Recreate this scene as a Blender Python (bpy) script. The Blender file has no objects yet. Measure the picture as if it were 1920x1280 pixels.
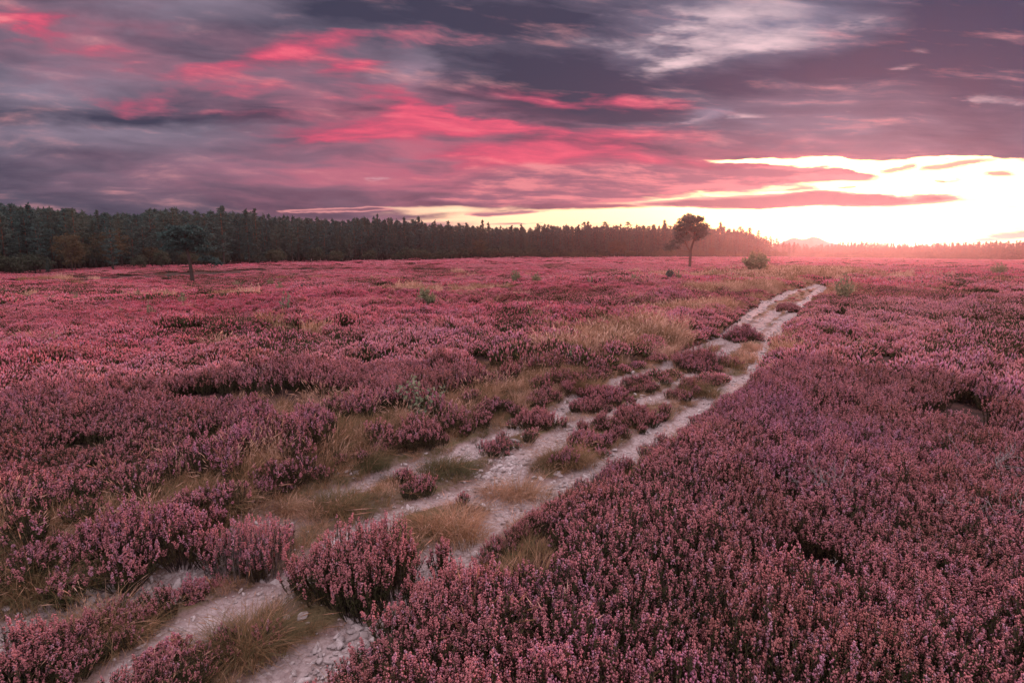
import bpy, math, random
import numpy as np
from mathutils import Vector, Euler

SC = bpy.context.scene
COL = SC.collection
R = math.radians
rng = np.random.default_rng(7)

# ------------------------------------------------------------------ camera model
F, PITCH, CAMZ = 1120.0, R(8.43), 1.9
CP, SP = math.cos(PITCH), math.sin(PITCH)

def ray(px, py):
    cx, cy = (px - 960) / F, (640 - py) / F
    return np.array([cx, CP + cy * SP, -SP + cy * CP])

def sky_st(px, py):                       # direction of a sky feature as slopes x/y and z/y
    d = ray(px, py)
    return d[0] / d[1], d[2] / d[1]

# ------------------------------------------------------------------ noise
def _hash(ix, iy, seed):
    h = (ix.astype(np.int64) * 374761393 + iy.astype(np.int64) * 668265263 + seed * 974634777) & 0xFFFFFFFF
    h = ((h ^ (h >> 13)) * 1274126177) & 0xFFFFFFFF
    h = h ^ (h >> 16)
    return (h & 0xFFFFFF) / float(0xFFFFFF)

def vn(x, y, seed=0):                     # smooth value noise, 0..1
    x = np.asarray(x, float); y = np.asarray(y, float)
    ix, iy = np.floor(x), np.floor(y)
    fx, fy = x - ix, y - iy
    fx, fy = fx * fx * (3 - 2 * fx), fy * fy * (3 - 2 * fy)
    a, b = _hash(ix, iy, seed), _hash(ix + 1, iy, seed)
    c, d = _hash(ix, iy + 1, seed), _hash(ix + 1, iy + 1, seed)
    return (a * (1 - fx) + b * fx) * (1 - fy) + (c * (1 - fx) + d * fx) * fy

def fbm(x, y, seed=0, o=3):
    s, a, t = 0, .5, 0
    for k in range(o):
        s = s + a * vn(x * 2 ** k, y * 2 ** k, seed + k * 17); t += a; a *= .5
    return s / t

def sstep(a, b, x):
    u = np.clip((x - a) / (b - a), 0, 1)
    return u * u * (3 - 2 * u)

# ------------------------------------------------------------------ terrain
def az_of(px): return math.atan2((px - 960) / F, 1.0)
CTRL = []                                  # (azimuth, ln distance, z)
for a in range(-180, 181, 15):
    for d, z in ((1.5, 0), (6, 0), (14, 0)):
        CTRL.append((R(a), math.log(d), z))
for px, d, z in ((1900, 39, -.15), (1200, 30, -.05), (800, 25, -.35), (300, 25, -.7), (0, 25, -.8), (-300, 25, -.8),
                 (1415, 70, -.2), (1290, 110, -.85), (1000, 80, -1.0), (700, 70, -1.2), (364, 85, -2.0), (0, 70, -1.3), (-300, 70, -1.3),
                 (0, 120, -1.5), (-300, 110, -1.35), (200, 128, -1.1), (400, 150, -1.1), (550, 170, -1.0), (700, 190, -.85), (1000, 240, -.45), (1200, 275, -.4),
                 (1400, 320, -.55), (1550, 250, -1.0), (1900, 220, -1.2), (2300, 200, -1.2), (1550, 480, -2.2), (1900, 450, -2.6), (2300, 440, -2.6),
                 (1550, 900, -5), (1900, 900, -5), (1200, 900, -4), (600, 900, -4), (0, 900, -5), (1550, 3000, -14), (0, 3000, -14), (960, 3000, -14)):
    CTRL.append((az_of(px), math.log(d), z))
for px, py in ((600, 918), (780, 858), (950, 798), (1150, 714), (1340, 634), (1425, 572), (1480, 545), (1545, 530), (1170, 832), (1280, 775), (1415, 690), (1455, 615), (1500, 572), (1600, 560), (1600, 600), (1400, 545)):
    _d = ray(px, py); _t = -CAMZ / _d[2]
    CTRL.append((math.atan2(_d[0], _d[1]), math.log(_t * math.hypot(_d[0], _d[1])), 0.0))
CTRL = np.array(CTRL)

def _base_exact(x, y):
    x = np.asarray(x, float); y = np.asarray(y, float)
    shp = x.shape
    x, y = x.ravel(), y.ravel()
    az = np.arctan2(x, y); ld = np.log(np.maximum(np.hypot(x, y), .5))
    num = np.zeros_like(x); den = np.zeros_like(x)
    for a, l, z in CTRL:
        da = np.abs(az - a); da = np.minimum(da, 2 * math.pi - da)
        w = 1.0 / ((da * 2.2) ** 2 + (ld - l) ** 2 + .012) ** 2
        num += w * z; den += w
    return (num / den).reshape(shp)

_LA = np.linspace(-math.pi, math.pi, 721); _LD = np.linspace(math.log(.5), math.log(6000), 320)
_ga, _gl = np.meshgrid(_LA, _LD, indexing='ij')
_TAB = _base_exact(np.exp(_gl) * np.sin(_ga), np.exp(_gl) * np.cos(_ga))
def base_z(x, y):
    a = (np.arctan2(x, y) + math.pi) / (2 * math.pi) * 720
    l = (np.log(np.maximum(np.hypot(x, y), .5)) - _LD[0]) / (_LD[1] - _LD[0])
    i = np.clip(a.astype(int), 0, 719); j = np.clip(l.astype(int), 0, 318)
    u, v = a - i, np.clip(l - j, 0, 1)
    return (_TAB[i, j] * (1 - u) + _TAB[i + 1, j] * u) * (1 - v) + (_TAB[i, j + 1] * (1 - u) + _TAB[i + 1, j + 1] * u) * v

# the track: wheel ruts as polylines of picture points dropped onto level ground
def flat(px, py, lift=0.0):
    d = ray(px, py); t = -(CAMZ - lift) / d[2]
    return d[0] * t, d[1] * t
def pl(*pts, lift=0.0): return np.array([flat(*p, lift) for p in pts])
LEFT_EDGE = pl((-500, 1420), (-200, 1200), (0, 1120), (180, 1062), (330, 1020), (480, 950), (600, 900), (700, 862), (800, 833), (900, 792), (960, 772), (1050, 742), (1150, 703), (1240, 668), (1330, 636), (1362, 618), (1400, 588), (1440, 559), (1490, 539), (1545, 529))
RIGHT_EDGE = pl((150, 1700), (420, 1420), (520, 1270), (600, 1205), (740, 1130), (860, 1030), (960, 950), (1060, 893), (1110, 868), (1200, 832), (1290, 782), (1340, 750), (1420, 692), (1432, 668), (1452, 622), (1492, 588), (1522, 552), (1562, 531), lift=.24)     # the heather of the near side hides its own foot
RUTS = [  # (line, half width m, paleness)
    (pl((-300, 1260), (60, 1130), (200, 1092), (300, 1070), (390, 1040), (470, 985), (600, 918), (700, 885), (780, 858), (860, 832), (950, 798), (1050, 757), (1150, 714), (1245, 676), (1340, 634), (1375, 612), (1425, 572), (1480, 545), (1545, 530)), .165, 1.0),
    (pl((60, 1340), (220, 1210), (330, 1165), (450, 1105), (560, 1060), (650, 985), (740, 940), (850, 900), (930, 865), (985, 835), (1060, 798), (1150, 760), (1250, 725), (1330, 668), (1390, 625), (1440, 590), (1480, 565)), .16, .8),
    (pl((380, 1420), (545, 1240), (620, 1185), (720, 1125), (830, 1040), (960, 925), (1060, 880), (1170, 832), (1280, 775), (1345, 735), (1415, 690), (1440, 650), (1455, 615), (1500, 572), (1545, 533)), .20, 1.0),
    (pl((900, 905), (960, 850), (985, 828)), .22, .9),
    (pl((1215, 712), (1290, 700), (1360, 690)), .12, .9), (pl((1220, 745), (1300, 735)), .1, .8),
]
def seg_dist(x, y, line):
    best = np.full(x.shape, 1e9)
    for (ax, ay), (bx, by) in zip(line[:-1], line[1:]):
        vx, vy = bx - ax, by - ay
        t = np.clip(((x - ax) * vx + (y - ay) * vy) / (vx * vx + vy * vy + 1e-9), 0, 1)
        best = np.minimum(best, np.hypot(x - ax - t * vx, y - ay - t * vy))
    return best

CORR = np.vstack([LEFT_EDGE, RIGHT_EDGE[::-1]])
def inside(x, y, poly):
    c = np.zeros(x.shape, bool)
    for (ax, ay), (bx, by) in zip(poly, np.roll(poly, -1, 0)):
        m = (ay > y) != (by > y)
        c ^= m & (x < (bx - ax) * (y - ay) / (by - ay + 1e-12) + ax)
    return c

def corridor(x, y):                        # signed distance to the track corridor: negative inside
    x = np.asarray(x, float); y = np.asarray(y, float)
    d = np.full(x.shape, 99.0)
    near = (np.hypot(x, y) < 60) & (x < 26) & (x > -8) & (y > -2)
    if near.any():
        xn, yn = x[near], y[near]
        dd = np.minimum(seg_dist(xn, yn, LEFT_EDGE), seg_dist(xn, yn, RIGHT_EDGE))
        d[near] = np.where(inside(xn, yn, CORR), -dd, dd)
    return d

def ruts(x, y):
    x = np.asarray(x, float); y = np.asarray(y, float)
    m = np.zeros(x.shape)
    near = (np.hypot(x, y) < 60) & (x < 26) & (x > -8)
    if near.any():
        xn, yn = x[near], y[near]
        v = np.zeros(xn.shape)
        wide = 1 + .45 * sstep(9, 20, np.hypot(xn, yn))
        wob = (fbm(xn * 2.6, yn * 2.6, 5) - .5) * .30
        for line, hw, p in RUTS:
            v = np.maximum(v, p * sstep(1.25, .55, (seg_dist(xn, yn, line) + wob) / (hw * wide)))
        m[near] = v
    return m

STRIPS = [  # damp hollows of low scrub and bare peat that cross the moor: (line px, half width m)
    ([(300, 556), (420, 553), (560, 549), (700, 545), (840, 543), (900, 541)], 3.4),
    ([(-60, 531), (60, 527), (200, 521), (330, 515), (470, 508)], 3.6),
    ([(560, 505), (760, 507), (900, 505)], 5.0),
]
def hollow(x, y):
    x = np.asarray(x, float); y = np.asarray(y, float)
    v = np.zeros(x.shape)
    for line, hw in STRIPS_W:
        v = np.maximum(v, sstep(1.3, .6, (seg_dist(x, y, line) + (fbm(x * .35, y * .35, 71) - .5) * 3.5) / hw))
    return v

def ground_z(x, y, fine=True):
    x = np.asarray(x, float); y = np.asarray(y, float)
    d = np.hypot(x, y)
    z = base_z(x, y)
    z = z + (fbm(x / 1.7, y / 1.7, 11, 2) - .5) * (.24 + .22 * sstep(8, 20, d)) * sstep(.5, 3, d) * (1 - sstep(90, 160, d)) * (.35 + .65 * sstep(-.1, 1.2, corridor(x, y)))
    c = corridor(x, y)
    z = z + (fbm(x / 9, y / 9, 21, 2) - .5) * .35 * sstep(5, 25, d) * (.1 + .9 * sstep(.5, 5, c))
    z = z - .10 * sstep(.35, -.25, c) + .05 * sstep(.1, .5, c) * sstep(1.6, .6, c)
    if fine:
        z = z - .035 * ruts(x, y)
    return z

def hit(px, py, dmax=900, lift=0.0):                 # where the line of sight through a picture point meets the terrain
    d = ray(px, py); hd = math.hypot(d[0], d[1])
    ts = np.geomspace(1.2, dmax, 700) / hd
    X, Y, Z = d[0] * ts, d[1] * ts, CAMZ + d[2] * ts
    below = Z < ground_z(X, Y, False) + lift
    k = int(np.argmax(below)) if below.any() else len(ts) - 1
    if k == 0: return float(X[0]), float(Y[0]), float(ground_z(X[0:1], Y[0:1])[0])
    lo, hi = ts[k - 1], ts[k]
    for _ in range(14):
        m = (lo + hi) / 2
        g = ground_z(np.array([d[0] * m]), np.array([d[1] * m]), False)[0] + lift
        if CAMZ + d[2] * m < g: hi = m
        else: lo = m
    x, y = d[0] * hi, d[1] * hi
    return x, y, float(ground_z(np.array([x]), np.array([y]))[0])

STRIPS_W = []
STRIPS_W = [(np.array([hit(*p)[:2] for p in l]), hw) for l, hw in STRIPS]

def at_az(px, d):
    a = az_of(px)
    x, y = d * math.sin(a), d * math.cos(a)
    return x, y, float(ground_z(np.array([x]), np.array([y]))[0])

# ------------------------------------------------------------------ mesh building
class Geo:
    def __init__(s): s.V, s.T, s.M, s.A, s.n = [], [], [], [], 0
    def add(s, V, T, mat=0, tint=0.5):
        V = np.asarray(V, float).reshape(-1, 3); T = np.asarray(T, int).reshape(-1, 3)
        s.V.append(V); s.T.append(T + s.n)
        s.M.append(np.full(len(T), mat, int) if np.isscalar(mat) else np.asarray(mat, int))
        s.A.append(np.full(len(V), tint, float) if np.isscalar(tint) else np.asarray(tint, float))
        s.n += len(V)
    def arrays(s):
        if not s.V: return np.zeros((0, 3)), np.zeros((0, 3), int), np.zeros(0, int), np.zeros(0)
        return np.vstack(s.V), np.vstack(s.T), np.concatenate(s.M), np.concatenate(s.A)
    def tube(s, P, rad, sides=5, mat=0, tint=.5, cap=True):
        P = np.asarray(P, float); n = len(P)
        rad = np.full(n, rad) if np.isscalar(rad) else np.asarray(rad, float)
        tan = np.gradient(P, axis=0); tan /= np.linalg.norm(tan, axis=1)[:, None] + 1e-9
        ref = np.array([0.31, 0.95, 0.05]) if abs(tan[:, 2]).mean() > .6 else np.array([0, 0, 1.0])
        u = np.cross(tan, ref); u /= np.linalg.norm(u, axis=1)[:, None] + 1e-9
        v = np.cross(tan, u)
        a = np.arange(sides) * 2 * math.pi / sides
        ring = P[:, None] + rad[:, None, None] * (np.cos(a)[None, :, None] * u[:, None] + np.sin(a)[None, :, None] * v[:, None])
        i, j = np.meshgrid(np.arange(n - 1), np.arange(sides), indexing='ij')
        q0 = i * sides + j; q1 = i * sides + (j + 1) % sides; q2 = q1 + sides; q3 = q0 + sides
        T = np.concatenate([np.stack([q0, q1, q2], -1).reshape(-1, 3), np.stack([q0, q2, q3], -1).reshape(-1, 3)])
        V = ring.reshape(-1, 3)
        tt = np.repeat(tint, sides) if not np.isscalar(tint) else tint
        s.add(V, T, mat, tt)
    def tris(s, C, A, B, mat=0, tint=.5):   # triangles given three corner arrays
        n = len(C)
        V = np.stack([C, A, B], 1).reshape(-1, 3)
        T = np.arange(3 * n).reshape(n, 3)
        s.add(V, T, mat, tint if np.isscalar(tint) else np.repeat(tint, 3))

def runit(n, g=rng):
    v = g.normal(size=(n, 3)); return v / (np.linalg.norm(v, axis=1)[:, None] + 1e-9)

def to_mesh(name, geo, mats, smooth=False, extra=None):
    V, T, M, A = geo.arrays() if isinstance(geo, Geo) else geo
    me = bpy.data.meshes.new(name)
    me.vertices.add(len(V)); me.vertices.foreach_set('co', V.astype(np.float32).ravel())
    if len(T):
        me.loops.add(len(T) * 3); me.loops.foreach_set('vertex_index', T.astype(np.int32).ravel())
        me.polygons.add(len(T))
        me.polygons.foreach_set('loop_start', np.arange(0, len(T) * 3, 3, dtype=np.int32))
        me.polygons.foreach_set('material_index', M.astype(np.int32))
        if smooth: me.polygons.foreach_set('use_smooth', np.ones(len(T), bool))
    at = me.attributes.new('tint', 'FLOAT', 'POINT'); at.data.foreach_set('value', A.astype(np.float32))
    for k, (typ, arr) in (extra or {}).items():
        a = me.attributes.new(k, typ, 'POINT')
        a.data.foreach_set('vector' if typ == 'FLOAT_VECTOR' else 'value', arr.ravel())
    for m in mats: me.materials.append(m)
    me.update(calc_edges=True)
    return me

def link(name, me, parent=None):
    o = bpy.data.objects.new(name, me); COL.objects.link(o)
    if parent: o.parent = parent
    return o

def tag(o, label=None, cat=None, group=None, kind=None):
    if label: o['label'] = label
    if cat: o['category'] = cat
    if group: o['group'] = group
    if kind: o['kind'] = kind
    return o

def thing(name, loc, rz, label, cat, group=None, scale=1.0):
    o = bpy.data.objects.new(name, None); COL.objects.link(o)
    o.empty_display_size = .2
    o.location = loc; o.rotation_euler = (0, 0, rz); o.scale = (scale,) * 3 if np.isscalar(scale) else scale
    return tag(o, label, cat, group)

def dup(root, loc, rz, label, group, scale):
    r = root.copy(); COL.objects.link(r)
    r.location = loc; r.rotation_euler = (0, 0, rz); r.scale = (scale,) * 3 if np.isscalar(scale) else scale
    r['label'] = label
    if group: r['group'] = group
    elif 'group' in r.keys(): del r['group']
    for ch in root.children:
        c = ch.copy(); COL.objects.link(c); c.parent = r
    return r

# ------------------------------------------------------------------ materials
def new_mat(name):
    m = bpy.data.materials.new(name); m.use_nodes = True
    nt = m.node_tree; nt.nodes.clear()
    return m, nt
def nd(nt, typ, **kw):
    n = nt.nodes.new(typ)
    for k, v in kw.items(): setattr(n, k, v)
    return n
def setin(nt, sock, v):
    if hasattr(v, 'links'): nt.links.new(v, sock)
    elif isinstance(v, (tuple, list)) and sock.type == 'RGBA' and len(v) == 3: sock.default_value = (*v, 1)
    else: sock.default_value = v
def mth(nt, op, a, b=None, c=None, clamp=False):
    n = nd(nt, 'ShaderNodeMath', operation=op, use_clamp=clamp)
    setin(nt, n.inputs[0], a)
    if b is not None: setin(nt, n.inputs[1], b)
    if c is not None: setin(nt, n.inputs[2], c)
    return n.outputs[0]
def mixc(nt, f, a, b, blend='MIX'):
    n = nd(nt, 'ShaderNodeMix', data_type='RGBA', blend_type=blend)
    n.clamp_factor = True
    setin(nt, n.inputs[0], f); setin(nt, n.inputs[6], a); setin(nt, n.inputs[7], b)
    return n.outputs[2]
def noise(nt, vec, scale, detail=2, rough=.5, dist=0):
    n = nd(nt, 'ShaderNodeTexNoise'); n.noise_dimensions = '3D'
    nt.links.new(vec, n.inputs['Vector'])
    n.inputs['Scale'].default_value = scale; n.inputs['Detail'].default_value = detail
    n.inputs['Roughness'].default_value = rough; n.inputs['Distortion'].default_value = dist
    return n.outputs[0]
def mrange(nt, v, a, b, c=0.0, d=1.0, smooth=True):
    n = nd(nt, 'ShaderNodeMapRange'); n.clamp = True
    n.interpolation_type = 'SMOOTHSTEP' if smooth else 'LINEAR'
    setin(nt, n.inputs[0], v)
    for i, x in enumerate((a, b, c, d)): n.inputs[i + 1].default_value = x
    return n.outputs[0]
def attr(nt, name): return nd(nt, 'ShaderNodeAttribute', attribute_name=name).outputs['Fac']
def wpos(nt): return nd(nt, 'ShaderNodeNewGeometry').outputs['Position']
def rand(nt): return nd(nt, 'ShaderNodeObjectInfo').outputs['Random']

def leafy(nt, colour, trans=.35, rough=.75, spec=.15):
    p = nd(nt, 'ShaderNodeBsdfPrincipled')
    setin(nt, p.inputs['Base Color'], colour)
    p.inputs['Roughness'].default_value = rough; p.inputs['Specular IOR Level'].default_value = spec
    out = nd(nt, 'ShaderNodeOutputMaterial')
    if trans > 0:
        t = nd(nt, 'ShaderNodeBsdfTranslucent'); setin(nt, t.inputs['Color'], colour)
        mx = nd(nt, 'ShaderNodeMixShader'); mx.inputs[0].default_value = trans
        nt.links.new(p.outputs[0], mx.inputs[1]); nt.links.new(t.outputs[0], mx.inputs[2])
        nt.links.new(mx.outputs[0], out.inputs[0])
    else:
        nt.links.new(p.outputs[0], out.inputs[0])
    return p

# heather flower
M_FLOWER, nt = new_mat('heather_flower')
P = wpos(nt); tnt = attr(nt, 'tint'); rnd = rand(nt)
n_lilac = noise(nt, P, .55, 3); n_big = noise(nt, P, .09, 2); n_sp = noise(nt, P, 1.3, 2)
lil = mth(nt, 'ADD', mrange(nt, n_lilac, .47, .70), mth(nt, 'MULTIPLY', mth(nt, 'SUBTRACT', rnd, .5), .7))
lil = mth(nt, 'ADD', lil, mth(nt, 'MULTIPLY', mth(nt, 'SUBTRACT', tnt, .62), 1.3), clamp=True)
xyz = nd(nt, 'ShaderNodeSeparateXYZ'); nt.links.new(P, xyz.inputs[0])
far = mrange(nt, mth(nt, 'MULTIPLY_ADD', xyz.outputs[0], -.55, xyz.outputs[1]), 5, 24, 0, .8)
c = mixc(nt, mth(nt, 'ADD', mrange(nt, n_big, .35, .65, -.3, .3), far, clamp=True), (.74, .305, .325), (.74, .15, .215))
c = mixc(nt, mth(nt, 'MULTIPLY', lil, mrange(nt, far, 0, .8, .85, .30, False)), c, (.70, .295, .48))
sp = mth(nt, 'MULTIPLY', mrange(nt, n_sp, .50, .72), .55)
c = mixc(nt, sp, c, (.44, .18, .12))
c = mixc(nt, mrange(nt, noise(nt, P, .16, 3, .6), .55, .74, 0, .5), c, (.235, .120, .080))
pale = mth(nt, 'GREATER_THAN', tnt, .93)
c = mixc(nt, mth(nt, 'MULTIPLY', pale, .6), c, (.75, .48, .62))
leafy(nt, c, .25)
# heather foliage
M_HLEAF, nt = new_mat('heather_foliage')
P = wpos(nt); tnt = attr(nt, 'tint')
c = mixc(nt, mrange(nt, noise(nt, P, .7, 2), .4, .65), (.066, .062, .028), (.098, .060, .034))
c = mixc(nt, mth(nt, 'MULTIPLY', tnt, .5), c, (.070, .085, .034))
leafy(nt, c, .2)
# heather wood
M_HWOOD, nt = new_mat('heather_wood')
c = mixc(nt, attr(nt, 'tint'), (.055, .038, .034), (.20, .165, .16))
leafy(nt, c, 0)
# grass
M_GRASS, nt = new_mat('moor_grass')
P = wpos(nt); tnt = attr(nt, 'tint'); rnd = rand(nt)
g = mth(nt, 'ADD', mth(nt, 'MULTIPLY', tnt, .85), mth(nt, 'MULTIPLY', mth(nt, 'SUBTRACT', rnd, .5), .75))
g = mth(nt, 'ADD', g, mth(nt, 'MULTIPLY', mth(nt, 'SUBTRACT', noise(nt, P, 1.6, 2), .5), .8), clamp=True)
rmp = nd(nt, 'ShaderNodeValToRGB'); nt.links.new(g, rmp.inputs[0])
e = rmp.color_ramp.elements
e[0].position = 0; e[0].color = (.105, .105, .05, 1); e[1].position = 1; e[1].color = (.76, .49, .38, 1)
for p_, c_ in ((.22, (.19, .14, .07, 1)), (.46, (.36, .20, .105, 1)), (.75, (.58, .34, .23, 1))):
    k = e.new(p_); k.color = c_
leafy(nt, rmp.outputs[0], .3)
# soil below heather
M_SOIL, nt = new_mat('peat_soil')
P = wpos(nt)
c = mixc(nt, mrange(nt, noise(nt, P, 3.0, 4, .6), .35, .7), (.045, .028, .025), (.105, .058, .05))
c = mixc(nt, mrange(nt, noise(nt, P, .25, 3), .45, .7), c, (.12, .055, .05))
p = leafy(nt, c, 0, .95, .1)
b = nd(nt, 'ShaderNodeBump'); b.inputs['Strength'].default_value = .6; b.inputs['Distance'].default_value = .05
nt.links.new(noise(nt, P, 14, 4, .65), b.inputs['Height']); nt.links.new(b.outputs[0], p.inputs['Normal'])
# track surface: soil, crushed pale stone
M_PATH, nt = new_mat('track_surface')
P = wpos(nt); rut = attr(nt, 'tint')
n1 = noise(nt, P, 2.2, 4, .6); n2 = noise(nt, P, 26, 3, .6)
vor = nd(nt, 'ShaderNodeTexVoronoi'); pj = nd(nt, 'ShaderNodeVectorMath', operation='MULTIPLY_ADD'); nj = nd(nt, 'ShaderNodeTexNoise'); nt.links.new(P, nj.inputs['Vector']); nj.inputs['Scale'].default_value = 22
nt.links.new(nj.outputs['Color'], pj.inputs[0]); pj.inputs[1].default_value = (.05, .05, .05); nt.links.new(P, pj.inputs[2])
nt.links.new(pj.outputs[0], vor.inputs['Vector']); vor.inputs['Scale'].default_value = 30; vor.inputs['Randomness'].default_value = 1.0
soil = mixc(nt, n1, (.17, .105, .092), (.40, .285, .27))
soil = mixc(nt, mrange(nt, n2, .4, .75), soil, (.14, .095, .06))
soil = mixc(nt, mth(nt, 'MULTIPLY', mrange(nt, rut, .0, .4, 1, 0), mrange(nt, n1, .35, .6)), soil, (.15, .115, .06))
stone = mixc(nt, vor.outputs['Color'], (.36, .275, .265), (.60, .50, .49))
f = mth(nt, 'ADD', rut, mth(nt, 'MULTIPLY', mth(nt, 'SUBTRACT', n1, .5), .9))
f = mth(nt, 'ADD', f, mth(nt, 'MULTIPLY', mth(nt, 'SUBTRACT', n2, .5), .8))
stone = mixc(nt, mrange(nt, vor.outputs['Distance'], .45, .85, 0, .6), stone, soil)
c = mixc(nt, mrange(nt, f, .35, 1.0), soil, stone)
p = leafy(nt, c, 0, .9, .2)
b = nd(nt, 'ShaderNodeBump'); b.inputs['Strength'].default_value = .8; b.inputs['Distance'].default_value = .02
hgt = mth(nt, 'ADD', mth(nt, 'MULTIPLY', vor.outputs['Distance'], -.8), n2)
nt.links.new(hgt, b.inputs['Height']); nt.links.new(b.outputs[0], p.inputs['Normal'])
# stones
M_STONE, nt = new_mat('pale_limestone')
P = nd(nt, 'ShaderNodeTexCoord').outputs['Object']
c = mixc(nt, mth(nt, 'MULTIPLY', rand(nt), 1.0), (.36, .30, .29), (.66, .59, .58))
c = mixc(nt, mrange(nt, noise(nt, wpos(nt), 40, 3, .6), .5, .75), c, (.33, .26, .24))
p = leafy(nt, c, 0, .85, .25)
b = nd(nt, 'ShaderNodeBump'); b.inputs['Strength'].default_value = .5; b.inputs['Distance'].default_value = .01
nt.links.new(noise(nt, wpos(nt), 70, 4, .6), b.inputs['Height']); nt.links.new(b.outputs[0], p.inputs['Normal'])
# pine needles, spruce, birch, bark
def foliage_mat(name, a, bb, cc, trans=.2):
    m, nt = new_mat(name)
    c = mixc(nt, attr(nt, 'tint'), a, bb)
    c = mixc(nt, mrange(nt, rand(nt), .3, 1.0, 0, .7), c, cc)
    leafy(nt, c, trans, .7, .15)
    return m
M_PINE = foliage_mat('pine_needles', (.010, .032, .034), (.098, .175, .155), (.105, .125, .090))
M_SPRUCE = foliage_mat('spruce_needles', (.008, .027, .029), (.080, .150, .132), (.080, .105, .078))
M_BIRCH = foliage_mat('birch_leaves', (.20, .225, .13), (.36, .355, .22), (.30, .27, .16), .45)
M_BROAD = foliage_mat('autumn_birch_leaves', (.060, .052, .028), (.115, .095, .055), (.10, .075, .04), .25)
M_SCRUB = foliage_mat('scrub_leaves', (.026, .036, .026), (.095, .115, .075), (.10, .095, .055))
M_WILLOW = foliage_mat('sapling_leaves', (.13, .17, .10), (.26, .31, .20), (.20, .24, .12), .3)
M_BARK, nt = new_mat('pine_bark')
P = nd(nt, 'ShaderNodeTexCoord').outputs['Object']
c = mixc(nt, mrange(nt, attr(nt, 'tint'), .3, .75), (.060, .046, .042), (.21, .095, .060))
c = mixc(nt, mrange(nt, noise(nt, P, 4, 4, .65), .45, .7), c, (.06, .042, .036))
leafy(nt, c, 0, .9, .1)
M_TWIG, nt = new_mat('bleached_twig')
c = mixc(nt, attr(nt, 'tint'), (.16, .13, .125), (.42, .38, .37))
leafy(nt, c, 0, .8, .2)
M_HILL, nt = new_mat('hill_moorland')
c = mixc(nt, noise(nt, wpos(nt), .01, 3), (.06, .05, .045), (.10, .07, .06))
leafy(nt, c, 0, .95, .05)

# ------------------------------------------------------------------ ground sheet
def polar_ground():
    azs = np.concatenate([np.linspace(-180, -62, 32, endpoint=False), np.linspace(-62, 62, 330, endpoint=False), np.linspace(62, 180, 33)])
    azs = np.radians(azs)
    rs = np.concatenate([[.25], np.geomspace(.7, 5200, 700)])
    A, D = np.meshgrid(azs, rs)
    X, Y = D * np.sin(A), D * np.cos(A)
    Z = ground_z(X, Y, True)
    Z = Z - .05 * sstep(.12, -.10, corridor(X, Y))
    V = np.stack([X, Y, Z], -1).reshape(-1, 3)
    n, m = X.shape
    i, j = np.meshgrid(np.arange(n - 1), np.arange(m - 1), indexing='ij')
    a = i * m + j; b = a + 1; c = b + m; d = a + m
    T = np.concatenate([np.stack([a, c, b], -1).reshape(-1, 3), np.stack([a, d, c], -1).reshape(-1, 3)])
    # centre fan
    V = np.vstack([V, [[0, 0, Z[0].mean()]]]); k = len(V) - 1
    fan = np.stack([np.full(m - 1, k), np.arange(m - 1), np.arange(1, m)], -1)[:, [0, 2, 1]]
    T = np.vstack([T, fan])
    return V, T, np.zeros(len(T), int), np.zeros(len(V))
o = link('ground', to_mesh('ground', polar_ground(), [M_SOIL], True)); tag(o, 'dark peaty moorland ground under the heather', 'ground', kind='structure')

def strip_path():
    n = 900
    def resample(line, n):
        s = np.concatenate([[0], np.cumsum(np.hypot(*np.diff(line, axis=0).T))])
        # finer where the track is near
        u = np.linspace(0, 1, n) ** 1.7 * s[-1]
        return np.stack([np.interp(u, s, line[:, 0]), np.interp(u, s, line[:, 1])], -1)
    L, Rr = resample(LEFT_EDGE, n), resample(RIGHT_EDGE, n)
    m = 70
    w = np.linspace(-.16, 1.16, m)
    X = L[:, None, 0] + (Rr - L)[:, None, 0] * w; Y = L[:, None, 1] + (Rr - L)[:, None, 1] * w
    c = corridor(X, Y)
    r = ruts(X, Y)
    Z = ground_z(X, Y, True) + .006 - .10 * sstep(.02, .22, c) + (fbm(X * 9, Y * 9, 31, 2) - .5) * .02 * sstep(.1, -.1, c)
    V = np.stack([X, Y, Z], -1).reshape(-1, 3)
    i, j = np.meshgrid(np.arange(n - 1), np.arange(m - 1), indexing='ij')
    a = i * m + j; b = a + 1; cc = b + m; d = a + m
    T = np.concatenate([np.stack([a, b, cc], -1).reshape(-1, 3), np.stack([a, cc, d], -1).reshape(-1, 3)])
    return V, T, np.zeros(len(T), int), r.ravel()
o = link('path', to_mesh('path', strip_path(), [M_PATH], True)); tag(o, 'rutted pale stony track curving through the heather', 'track', kind='structure')

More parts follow.
